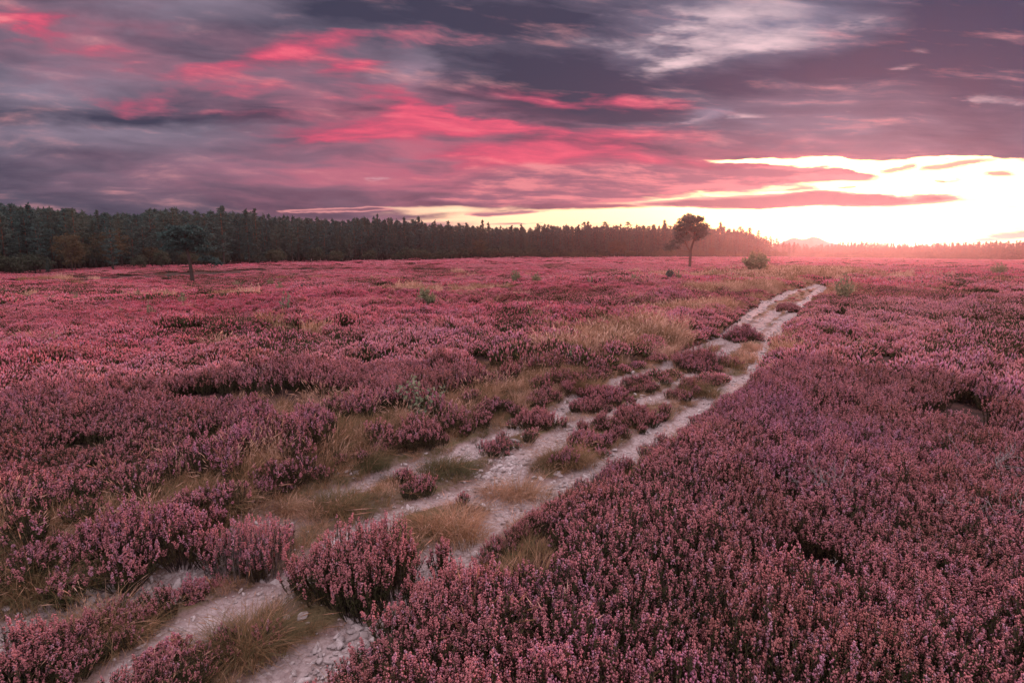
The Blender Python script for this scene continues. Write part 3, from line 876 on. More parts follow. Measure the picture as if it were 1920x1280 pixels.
for i, (px, py, w) in enumerate(STONES):
    x, y, z = hit(px, py); sl = y * CP + (CAMZ - z) * SP
    s = w / F * sl / 2
    o = link('stone', big_me[i % 6]); o.location = (x, y, z + s * .25); o.scale = (s, s, s * .85); o.rotation_euler = (.2 * math.sin(i), .2 * math.cos(i * 2), i * 1.7)
    if (px, py) == (1087, 1097): lab = 'small stone on the dark peat patch beside the big heather bushes'
    elif (px, py) == (1040, 1137): lab = 'pebble on the dark peat patch, the nearer of the two there'
    elif (px, py) == (467, 942): lab = 'lone white stone on the bank behind the mauve bush'
    elif px > 1140: lab = 'pale stone on the upper part of the track'
    elif py < 920: lab = 'pale limestone chunk on the middle part of the track'
    elif px > 520: lab = 'pale limestone chunk in the pebble bank of the near rut'
    else: lab = 'pale stone lying on the soil by the near end of the track'
    tag(o, lab, 'stone', 'pale stones lying on the track ' + lab.split()[-2])

# ------------------------------------------------------------------ dead twigs
def dead_twigs(r, n, L):
    g = Geo()
    for i in range(n):
        a = r.random() * 6.28; p = np.array([r.normal(0, L * .2), r.normal(0, L * .2), .02])
        d = np.array([math.cos(a), math.sin(a), r.uniform(.1, 1.1)]); d /= np.linalg.norm(d)
        P = [p]
        for s_ in range(6):
            d = d + r.normal(0, .28, 3); d /= np.linalg.norm(d); p = p + d * L / 6; P.append(p)
            if s_ > 1 and r.random() < .7:
                e = d + r.normal(0, .7, 3); e /= np.linalg.norm(e)
                g.tube(np.array([p, p + e * L * .12, p + e * L * .12 + (e + r.normal(0, .4, 3)) * L * .09]), [.0019, .0014, .0008], 4, 0, r.random())
        g.tube(np.array(P), np.linspace(.0034, .0011, 7), 4, 0, r.random())
    return g
for px, py, n, L, lab in ((1862, 895, 14, .42, 'bleached forked twigs of dead heather in the darkest gap'), (1880, 985, 12, .38, 'tangle of grey dead stems low in the heather'), (1560, 925, 10, .34, 'grey dead heather twigs in a hollow among pink sprigs'), (1510, 1095, 8, .25, 'thin pale dead stems poking out of the heather')):
    x, y, z = hit(px, py, lift=.12)
    o = link('dead_twigs', to_mesh('dead_twigs', dead_twigs(np.random.default_rng(px), n * 2, L * .8), [M_TWIG])); o.location = (x, y, z + .10)
    tag(o, lab, 'dead twigs')

# ------------------------------------------------------------------ saplings and shrubs
def leaf_shrub(r, H, W, n_stems, n_leaf, size, cone=False, tl=(0, 1)):
    st, lf = Geo(), Geo()
    for i in range(n_stems):
        a = r.random() * 6.28; q = math.sqrt(r.random())
        top = np.array([math.cos(a) * q * W, math.sin(a) * q * W, H * (1 - (.75 if cone else .45) * q ** 1.3) * r.uniform(.8, 1.08)])
        base = np.array([math.cos(a) * .06 * W, math.sin(a) * .06 * W, -.05])
        u = np.linspace(0, 1, 7)[:, None]
        P = base + (top - base) * u + r.normal(0, .03 * H, 3) * (4 * u * (1 - u))
        st.tube(P, np.linspace(.010, .003, 7) * H, 4, 0, .4)
        m = max(3, n_leaf // n_stems)
        t = r.uniform(.15, 1.0, m); k = np.minimum((t * 6).astype(int), 5); f = (t * 6 - k)[:, None]
        C = P[k] * (1 - f) + P[k + 1] * f + runit(m, r) * (W * .16 * r.random((m, 1)) ** .5)
        d = runit(m, r); w = np.cross(d, runit(m, r)); w /= np.linalg.norm(w, axis=1)[:, None] + 1e-9
        s = (size * r.uniform(.6, 1.3, m))[:, None]
        ti = r.uniform(*tl, m)
        V = np.stack([C - d * s, C + w * s * .6, C + d * s, C - w * s * .6], 1).reshape(-1, 3)
        b = np.arange(m)[:, None] * 4
        lf.add(V, np.concatenate([b + [0, 1, 2], b + [0, 2, 3]]), 0, np.repeat(ti, 4))
    return st, lf
def shrub(name, px, py, w, h, lab, cat, group=None, mat=None, stems=22, leaves=900, size=None, cone=False, seed=0, xyz=None):
    x, y, z = xyz or hit(px, py, lift=.28 if py < 620 else .0); sl = y * CP + (CAMZ - z) * SP
    H, W = h / F * sl + (.28 if py < 620 else 0), w / F * sl / 2
    st, lf = leaf_shrub(np.random.default_rng(px + py + seed), H, W, stems, leaves, size or max(H, W) * .05, cone)
    t = thing(name, (x, y, z), 0, lab, cat, group)
    link('stems', to_mesh('stems', st, [M_HWOOD]), t); link('leaves', to_mesh('leaves', lf, [mat or M_BIRCH]), t)
shrub('birch_sapling', 790, 782, 118, 100, 'young birch with loose grey green leaves in the heather beside the track', 'sapling', None, M_WILLOW, 11, 210, .026)
shrub('birch_sapling', 1064, 690, 42, 56, 'tiny birch seedling above the rusty grass bank', 'sapling', None, M_WILLOW, 3, 30, .028)
SH = [
    (797, 562, 42, 27, 'dense dark green bush alone in the middle of the moor', 'bush', M_BIRCH, 40, 1700, True),
    (966, 527, 25, 18, 'round green bush, left one of a pair beyond the dark bush', 'bush', M_BIRCH, 30, 900, False),
    (1007, 528, 22, 15, 'round green bush, right one of a pair beyond the dark bush', 'bush', M_BIRCH, 30, 900, False),
    (1105, 528, 12, 15, 'thin pale green sapling upright in the heather', 'sapling', M_BIRCH, 7, 160, False),
    (1190, 524, 18, 10, 'low pale green bush between thin sapling and lone pine', 'bush', M_BIRCH, 14, 320, False),
    (1256, 522, 17, 17, 'dark green bush in front of the lone pine', 'bush', M_PINE, 28, 900, False),
    (1272, 520, 13, 13, 'yellow green bush touching the dark one near the lone pine', 'bush', M_BIRCH, 20, 500, False),
    (1342, 516, 26, 12, 'pale bush at the edge of the tawny grass', 'bush', M_BIRCH, 14, 330, False),
    (1415, 508, 50, 37, 'largest bush, a bushy birch in the tawny grass', 'bush', M_BIRCH, 46, 2800, False),
    (1581, 548, 40, 31, 'pale leafy bush beside the far end of the track', 'bush', M_BIRCH, 24, 700, False),
    (1872, 513, 30, 20, 'green bush alone on the open moor far beyond the track', 'bush', M_BIRCH, 24, 800, False),
    (508, 534, 13, 12, 'light green bush of a pair on the far moor', 'bush', M_BIRCH, 16, 420, False),
    (524, 542, 15, 14, 'darker green bush, nearer of a pair on the far moor', 'bush', M_BIRCH, 18, 420, False),
    (568, 540, 11, 14, 'upright dark green sapling next to the pair of bushes', 'sapling', M_PINE, 10, 260, True),
    (343, 564, 26, 14, 'yellowish bush in the grey hollow', 'bush', M_BIRCH, 14, 330, False),
    (538, 577, 26, 30, 'tall wispy yellow green sapling at the edge of the grey hollow', 'sapling', M_WILLOW, 7, 150, False),
    (282, 584, 22, 16, 'bright yellow green seedling, larger of two in red heather', 'sapling', M_BIRCH, 8, 170, False),
    (227, 585, 8, 14, 'thin yellow seedling, smaller of two in red heather', 'sapling', M_BIRCH, 5, 90, False),
    (147, 561, 30, 12, 'low wide green bush in the dull pink heather', 'bush', M_BIRCH, 14, 320, False),
    (93, 560, 26, 9, 'flat faint green bush beside the low wide one', 'bush', M_BIRCH, 12, 240, False),
    (23, 565, 20, 10, 'low green bush at the edge of the view', 'bush', M_BIRCH, 12, 240, False),
    (260, 554, 9, 14, 'narrow green sapling behind the seedlings', 'sapling', M_BIRCH, 7, 150, False),
    (313, 554, 14, 11, 'small dull green bush just before the lone pine hollow', 'bush', M_BIRCH, 10, 220, False),
    (317, 524, 10, 9, 'small dark green bush on the far side of the moor near the lone pine', 'bush', M_PINE, 10, 240, False),
    (447, 534, 26, 8, 'flat green bush some way past the lone pine', 'bush', M_BIRCH, 12, 240, False),
    (5, 548, 12, 7, 'faint green tuft of a bush below the forest edge', 'bush', M_BIRCH, 8, 150, False),
]
for i, (px, py, w, h, lab, cat, mat, st, lv, cone) in enumerate(SH):
    shrub('bush' if cat == 'bush' else 'sapling', px, py, w, h + 4, lab, cat, 'small bushes scattered on the moor', mat, st, lv, None, cone)

# ------------------------------------------------------------------ trees
def needle_clumps(g, r, C, rad, n, size, flat=.6):
    """clumps of short needle sprays round each centre"""
    m = len(C)
    off = runit(m * n, r) * (r.random((m * n, 1)) ** .45) * np.array([1, 1, flat])
    rad = np.repeat(np.full(m, rad) if np.isscalar(rad) else rad, n)[:, None]
    P = np.repeat(C, n, 0) + off * rad
    d = off * .8 + runit(m * n, r) * .6 + np.array([0, 0, .25]); d /= np.linalg.norm(d, axis=1)[:, None]
    w = np.cross(d, runit(m * n, r)); w /= np.linalg.norm(w, axis=1)[:, None] + 1e-9
    s = (size * r.uniform(.6, 1.3, m * n))[:, None]
    ti = np.clip(np.repeat(r.random(m), n) * .7 + r.random(m * n) * .3, 0, 1)
    g.tris(P - w * s * .38, P + w * s * .38, P + d * s, 0, ti)

def pine_tree(r, H, cb, wid, kind):
    tr, cr = Geo(), Geo()
    k = 9
    z = np.linspace(-.3, H * (.97 if kind != 'flat' else .9), k)
    sway = np.cumsum(r.normal(0, .06, (k, 2)), 0) * np.linspace(0, 1, k)[:, None] * (1.0 if kind == 'pine' else .3)
    P = np.column_stack([sway, z])
    tr.tube(P, np.linspace(.019, .004, k) * H * .8, 6, 0, np.linspace(0, 1, k))
    nb = {'pine': 34, 'flat': 40, 'spruce': 64}[kind]
    for i in range(nb):
        u = (i + r.random()) / nb
        zz = H * (cb + (1 - cb) * u)
        if kind == 'pine': L = wid * (np.sin(min(1, (u * .93 + .13)) * math.pi) ** .7) * r.uniform(.55, 1.15) + .12
        elif kind == 'flat': L = wid * (.55 + .6 * math.sin(u * math.pi * .9)) * r.uniform(.6, 1.1)
        else: L = wid * (1 - u) ** .85 * r.uniform(.75, 1.15) + .10
        a = i * 2.399 + r.normal(0, .4)
        rise = {'pine': .15 + .45 * u, 'flat': .1 + .35 * u, 'spruce': -.25 + .5 * u}[kind]
        j = np.interp(zz, z, np.arange(k)); o = P[int(j)] * (1 - j % 1) + P[min(int(j) + 1, k - 1)] * (j % 1)
        d = np.array([math.cos(a), math.sin(a), rise])
        uu = np.linspace(0, 1, 5)[:, None]
        B = o + d * L * uu + np.array([0, 0, .12 * L]) * uu ** 2 + r.normal(0, .05 * L, 3) * uu
        tr.tube(B, np.linspace(.10, .02, 5) * min(.5, .22 * L + .05), 3, 0, np.full(5, u * .6 + .3))
        m = max(2, int(L * (3.4 if kind == 'pine' else 2.8)))
        t = r.uniform(.35 if kind != 'spruce' else .15, 1.02, m); kk = np.minimum((t * 4).astype(int), 3); f = (t * 4 - kk)[:, None]
        C = B[kk] * (1 - f) + B[kk + 1] * f + r.normal(0, .12, (m, 3))
        needle_clumps(cr, r, C, {'pine': .50, 'flat': .5, 'spruce': .30}[kind], 17, {'pine': .30, 'flat': .34, 'spruce': .28}[kind], .30)
    needle_clumps(cr, r, P[-1:] + np.array([0, 0, .1]), .3, 12, .35, 1.2)
    if kind == 'spruce': needle_clumps(cr, r, P[-1:] + np.array([[0, 0, .35]]), .12, 8, .45, 2)
    return tr, cr

def birch_tree(r, H, W):
    tr, cr = Geo(), Geo()
    z = np.linspace(-.3, H * .6, 6); P = np.column_stack([np.cumsum(r.normal(0, .08, (6, 2)), 0), z])
    tr.tube(P, np.linspace(.14, .06, 6), 5, 0, .1)
    for i in range(70):
        v = runit(1, r)[0]; v[2] = v[2] * .9
        q = r.random() ** .35
        C = np.array([0, 0, H * .58]) + v * q * np.array([W, W, H * .43])
        C[:2] *= np.clip((C[2] + H * .1) / (H * .5), .3, 1)
        if i % 3 == 0: tr.tube(np.array([P[3 + i % 3], (P[3 + i % 3] + C) / 2 + [0, 0, .1], C]), [.05, .03, .012], 3, 0, .1)
        needle_clumps(cr, r, C[None], .62, 34, .26, .8)
    return tr, cr

rt = np.random.default_rng(404)
PRO = []
def make_proto(kind, name, cat, tr, cr, mat):
    return dict(kind=kind, name=name, cat=cat, trunk=to_mesh('trunk', tr, [M_BARK]), crown=to_mesh('crown', cr, [mat]), geo=(tr, cr), used=None)
for k in range(7): PRO.append(make_proto('pine', 'scots_pine', 'pine tree', *pine_tree(rt, 13.5, [.20, .28, .30, .15, .24, .36, .12][k], [2.3, 2.0, 2.4, 2.6, 1.9, 2.1, 2.5][k], 'pine'), M_PINE))
for k in range(5): PRO.append(make_proto('spruce', 'spruce_tree', 'spruce tree', *pine_tree(rt, 13.8, [.16, .22, .1, .2, .12][k], [2.2, 1.8, 2.4, 1.9, 2.1][k], 'spruce'), M_SPRUCE))
for k in range(2): PRO.append(make_proto('birch', 'birch_tree', 'birch tree', *birch_tree(rt, 8.0, 2.6), M_BROAD))
for k in range(2): PRO.append(make_proto('scrub', 'young_tree', 'young tree', *birch_tree(rt, 4.2, 2.3), M_SCRUB))

def put_tree(p, x, y, z, s, rz, label, group):
    if p['used'] is None:
        t = thing(p['name'], (x, y, z), rz, label, p['cat'], group, s)
        link('trunk', p['trunk'], t); link('crown', p['crown'], t)
        p['used'] = t; return t
    return dup(p['used'], (x, y, z), rz, label, group, s)

by = lambda k: [p for p in PRO if p['kind'] == k]
def lerp_px(px, tab):
    xs, ys = zip(*tab); return float(np.interp(px, xs, ys))
TOPY = [(-300, 384), (0, 388), (60, 388), (100, 392), (160, 392), (200, 402), (260, 400), (300, 392), (345, 396), (400, 398), (480, 398), (520, 405), (580, 407), (640, 411), (712, 408), (760, 413), (850, 420), (960, 424), (1030, 421), (1100, 422), (1200, 421), (1300, 425), (1350, 425), (1385, 432), (1420, 441), (1440, 448)]
SECT = [(240, 'deep shadowed near end of the wood'), (640, 'dark wood behind the flat topped lone pine'), (1040, 'middle of the long forest edge'), (1290, 'rosy wood before the round lone pine'), (3000, 'glowing pink end of the wood')]
def section(px): return next(s for lim, s in SECT if px < lim)
KINDW = {'pine': 'Scots pine', 'spruce': 'spruce'}
# rows of the forest edge; the row number sets how far in the tree stands
random.seed(5)
count = 0
for row, (step, off) in enumerate(((24, 0), (19, 5), (16, 11))):
    px = -170.0 + off
    while px < 1432:
        d = float(forest_d(az_of(px))) + row * 6.5 + random.uniform(-1.5, 3.5)
        x, y, z = at_az(px, d)
        top = lerp_px(px, TOPY) + random.uniform(-4, 16) + (0, -1, -3)[row] * .5
        dc = d * math.cos(az_of(px)); hm = (CAMZ - z) / dc * F
        H = max(5.0, ((474 + hm) - top) / F * dc * (random.uniform(.58, 1.0) if row == 0 else random.uniform(.92, 1.04)))
        kind = 'spruce' if (random.random() < (.18 if px < 420 else .45)) else 'pine'
        p = random.choice(by(kind))
        s = H / 13.6
        lab = f'{KINDW[kind]} in the ' + section(px) + (', front row' if row == 0 else ', behind the front row')
        put_tree(p, x, y, z, (s * random.uniform(.9, 1.15), s * random.uniform(.9, 1.15), s), random.random() * 6.28, lab, 'forest edge: ' + lab)
        count += 1
        px += step * random.uniform(.75, 1.3) * (.92 if px > 700 else 1.12)
print('forest trees', count)
# trees that stand out
def special(px, d, top, p, lab, wide=1.0, base=None):
    x, y, z = at_az(px, d)
    d = d * math.cos(az_of(px)); H = ((474 + (CAMZ - z) / d * F) - top) / F * d
    s = H / {'pine': 13.5, 'spruce': 13.9, 'birch': 8.0, 'scrub': 4.2}[p['kind']]
    put_tree(p, x, y, z, (s * wide, s * wide, s), px * .37, lab, None)
B, Pn, S, Q = by('birch'), by('pine'), by('spruce'), by('scrub')
special(138, 119, 434, B[0], 'rounded olive brown birch standing out against the dark forest edge', 1.0)
special(218, 120, 424, Pn[3], 'pine with a rusty red lit trunk standing just out of the forest', 1.1)
special(472, 150, 396, S[0], 'left spire of a pair of taller spruces above the forest top', .9)
special(488, 152, 394, S[2], 'right spire of a pair of taller spruces above the forest top', .9)
special(712, 196, 403, S[1], 'single needle thin spruce rising highest from the middle forest', .6)
special(425, 146, 390, Pn[0], 'tallest broad pine next to the flat topped lone pine', 1.15)
special(42, 116, 484, S[4], 'young bluish spruce at the foot of the forest edge', 1.5)
special(96, 116, 486, S[3], 'short spruce next to the young bluish one, at the forest foot', 1.4)
special(309, 133, 470, Q[0], 'small dark conifer scrub at the forest foot behind the lone pine', .8)
special(268, 125, 476, Q[1], 'small round scrub tree at the forest foot near the rusty pine', .8)
for i, (px, d, top, w, lab) in enumerate(((1398, 318, 428, 1.0, 'first of the ragged pines stepping down at the end of the wood'), (1416, 322, 433, .95, 'second of the ragged pines stepping down at the end of the wood'),
        (1437, 328, 444, .9, 'short pine just before the gap of sky at the wood end'), (1449, 333, 447, .8, 'slim pine at the edge of the gap of sky'), (1463, 340, 452, .9, 'lone slim pine in the gap of sky, nearer the wood'), (1474, 344, 455, .7, 'lone slim pine in the gap of sky, middle of three'), (1482, 346, 454, .7, 'lone slim pine in the gap of sky, farthest from the wood'))):
    special(px, d, top, Pn[(i * 3 + 1) % 7], lab, w)
# low scrub along the foot of the far forest
n = 0
px = -160
while px < 1475:
    d = float(forest_d(az_of(px))) - random.uniform(1, 5)
    x, y, z = at_az(px, d); s = random.uniform(.7, 1.25)
    put_tree(random.choice(Q + Q + B[1:]) if random.random() < .8 else Q[0], x, y, z, (s, s, s * random.uniform(.7, 1.0) if True else s), random.random() * 6, 'round bushy young tree along the foot of the forest edge', 'scrub along the foot of the forest')
    px += random.uniform(12, 24) if px > 700 else random.uniform(28, 80); n += 1

# interior of the wood and the far wood across the moor: masses nobody could count
wood_pro, wood_mats = [], [M_PINE, M_BARK]
for p in (Pn[0], Pn[3], Pn[5], S[0], S[3]):
    g = Geo()
    V, T, M, A = p['geo'][1].arrays(); g.add(V, T, 0, A)
    V, T, M, A = p['geo'][0].arrays(); g.add(V, T, 1, A)
    wood_pro.append(g)
for p in Q:
    g = Geo()
    V, T, M, A = p['geo'][1].arrays(); g.add(V * np.array([1.5, 1.5, 1.0]), T, 0, A * .4)
    wood_pro.append(g)
def wood(name, rows, label, lo, hi, gap, hfun):
    pts, scl, idx, rot = [], [], [], []
    for d0, dd in rows:
        px = lo
        while px < hi:
            d = d0(px) + random.uniform(-.5, .5) * dd
            x, y, z = at_az(px, d); s = hfun(px, d * math.cos(az_of(px)), z) / 13.6
            pts.append((x, y, z)); scl.append((s * 1.05, s * 1.05, s)); rot.append((0, 0, random.random() * 6.28)); idx.append(random.randrange(5))
            if random.random() < .9:
                pts.append((x + random.uniform(-2, 2), y + random.uniform(-2, 2), z)); q = random.uniform(.8, 1.3); scl.append((q, q, q)); rot.append((0, 0, random.random() * 6.28)); idx.append(5 + random.randrange(2))
            px += gap(px, d) * random.uniform(.6, 1.4)
    scatter(name, wood_pro, np.array(pts), np.array(rot), np.array(scl), np.array(idx), wood_mats, label, 'woodland')
wood('woodland_interior', [((lambda px, k=k: float(forest_d(az_of(px))) + 24 + k * 7), 5) for k in range(6)], 'dense dark interior of the pine wood behind its edge trees', -250, 1425,
     lambda px, d: 2.6 / d * F, lambda px, d, z: ((474 + (CAMZ - z) / d * F) - lerp_px(px, TOPY) - random.uniform(2, 12)) / F * d)
FTOP = [(1425, 450), (1470, 459), (1520, 461), (1610, 454), (1640, 458), (1700, 459), (1800, 457), (1870, 455), (1920, 452), (2200, 450)]
wood('distant_woodland', [((lambda px, k=k: float(np.interp(px, [1400, 1500, 1900, 2200], [520, 520, 470, 440])) + k * 8), 5) for k in range(4)], 'long hazy pink woodland across the far side of the moor', 1425, 2350,
     lambda px, d: 3.4 / d * F, lambda px, d, z: max(4, ((474 + (CAMZ - z) / d * F) - lerp_px(px, FTOP) + random.uniform(-5, 3)) / F * d))

# the two lone pines, each limb set as in the photograph
def lone_pine(px, py, d, hpx, trunk_pts, limbs, blobs, label, seed, up):
    x, y, z = at_az(px, d)
    k = d * math.cos(az_of(px)) / F                   # metres per picture unit, upright and sideways
    kl = k * math.cos(az_of(px))
    r = np.random.default_rng(seed)
    tr, cr = Geo(), Geo()
    a = az_of(px); ux, uy = math.cos(a), -math.sin(a)
    def w(q, depth=0):                    # picture offsets from the base -> metres, depth along the line of sight
        return np.array([q[0] * kl * ux + depth * math.sin(a), q[0] * kl * uy + depth * math.cos(a), q[1] * k])
    T = np.array([w(q) for q in trunk_pts]); n = len(T)
    tr.tube(T, np.linspace(.25, .11, n), 8, 0, np.linspace(0, .5, n))
    for q0, q1, rad, dep in limbs:
        A, Bp = w(q0), w(q1, dep); mid = (A + Bp) / 2 + np.array([0, 0, -.12]) + r.normal(0, .08, 3)
        tr.tube(np.array([A, mid, Bp]), [rad, rad * .75, rad * .35], 5, 0, .45)
    for cx, cz, rx, rz, nn in blobs:
        for _ in range(nn):
            v = runit(1, r)[0] * (r.random() ** .45)
            C = w((cx + v[0] * rx, cz + v[2] * rz), v[1] * rx * k * .9)
            needle_clumps(cr, r, C[None], .44, 34, .22, .5)
            if r.random() < .35:
                O = w((cx * .55, cz - rz * .7)); tr.tube(np.array([O, (O + C) / 2 + [0, 0, .1], C]), [.05, .03, .012], 3, 0, .4)
    t = thing('lone_pine', (x, y, z - .1), 0, label, 'pine tree')
    link('trunk', to_mesh('trunk', tr, [M_BARK]), t); link('crown', to_mesh('crown', cr, [M_PINE]), t)
lone_pine(364, 525, 85, 113, [(0, -2), (-1, 20), (-3, 45), (-6, 68), (-8, 88), (-9, 102)],
          [((-3, 45), (32, 46), .06, -.8), ((-5, 62), (18, 66), .07, .6), ((-6, 70), (-40, 78), .08, .3), ((-7, 78), (25, 92), .08, -.5), ((-8, 86), (-30, 100), .07, .4)],
          [(-10, 104, 32, 8, 60), (-36, 94, 22, 8, 36), (14, 96, 30, 9, 44), (-22, 83, 34, 8, 46), (16, 82, 26, 8, 34), (-34, 69, 24, 6, 24), (-8, 72, 20, 6, 20), (24, 68, 22, 6, 22), (32, 50, 18, 6, 22), (44, 42, 10, 5, 8)],
          'flat topped lone pine with a slanting dark trunk, standing in the heather before the forest', 11, 0)
lone_pine(1291, 502, 110, 100, [(0, -2), (0, 18), (0, 34), (3, 46), (6, 56), (6, 74), (1, 88)],
          [((-1, 34), (-13, 56), .14, .3), ((-13, 56), (-20, 74), .09, .2), ((-1, 32), (-34, 42), .07, -.6), ((3, 52), (20, 70), .08, -.3)],
          [(-3, 84, 27, 17, 120), (-16, 70, 18, 16, 80), (17, 74, 18, 12, 56), (0, 92, 18, 7, 44), (-14, 60, 16, 8, 34), (14, 62, 14, 8, 26), (28, 66, 8, 6, 12), (-32, 44, 18, 8, 24), (-46, 40, 9, 6, 8), (-20, 52, 12, 7, 14)],
          'round crowned lone pine with a forked trunk, glowing rosy near the sunset', 12, 0)

# ------------------------------------------------------------------ far hills
def hills():
    prof = [(1380, 0), (1440, 8), (1462, 22), (1478, 30), (1492, 27), (1503, 26), (1516, 31), (1528, 28), (1545, 20), (1575, 14), (1620, 7), (1680, 10), (1705, 12), (1730, 8), (1760, 9), (1800, 13), (1830, 9), (1900, 6), (2100, 4), (2300, 0)]
    xs = np.linspace(1380, 2300, 240); h = np.interp(xs, *zip(*prof)) + 1.2 * (vn(xs / 9, xs * 0, 3) - .5)
    V = []; d0 = 900.0
    cross = [(-260, 0), (-130, .35), (-50, .75), (0, 1), (80, .7), (260, 0)]
    for x_, hh in zip(xs, h):
        a = az_of(x_)
        for dd, f in cross:
            d = d0 + dd
            V.append((d * math.sin(a), d * math.cos(a), -7 + (8.9 * F / d0 + max(hh, 0) * .84) / F * d0 * f))
    m = len(cross); n = len(xs)
    i, j = np.meshgrid(np.arange(n - 1), np.arange(m - 1), indexing='ij'); a = i * m + j
    T = np.concatenate([np.stack([a, a + m, a + m + 1], -1).reshape(-1, 3), np.stack([a, a + m + 1, a + 1], -1).reshape(-1, 3)])
    return np.array(V), T, np.zeros(len(T), int), np.zeros(len(V))
o = link('hills', to_mesh('hills', hills(), [M_HILL], True)); tag(o, 'faint far hills on the horizon under the sunset', 'hills', kind='structure')

# ------------------------------------------------------------------ haze
HZ = dict(x=(-1600, 1600), y=(-1600, 1600), z=(-24, 24))
def box():
    X = [(x, y, z) for x in HZ['x'] for y in HZ['y'] for z in HZ['z']]
    Q = [(0, 1, 3, 2), (4, 6, 7, 5), (0, 4, 5, 1), (2, 3, 7, 6), (0, 2, 6, 4), (1, 5, 7, 3)]
    T = [t for q in Q for t in ((q[0], q[1], q[2]), (q[0], q[2], q[3]))]
    return np.array(X, float), np.array(T), np.zeros(12, int), np.zeros(8)
M_HAZE, nt = new_mat('haze')
v = nd(nt, 'ShaderNodeVolumePrincipled'); v.inputs['Color'].default_value = (1, .80, .80, 1)
v.inputs['Density'].default_value = .00028; v.inputs['Anisotropy'].default_value = .77
out = nd(nt, 'ShaderNodeOutputMaterial'); nt.links.new(v.outputs[0], out.inputs['Volume'])
o = link('haze', to_mesh('haze', box(), [M_HAZE])); tag(o, 'thin evening haze hanging over the moor', 'haze', kind='stuff')

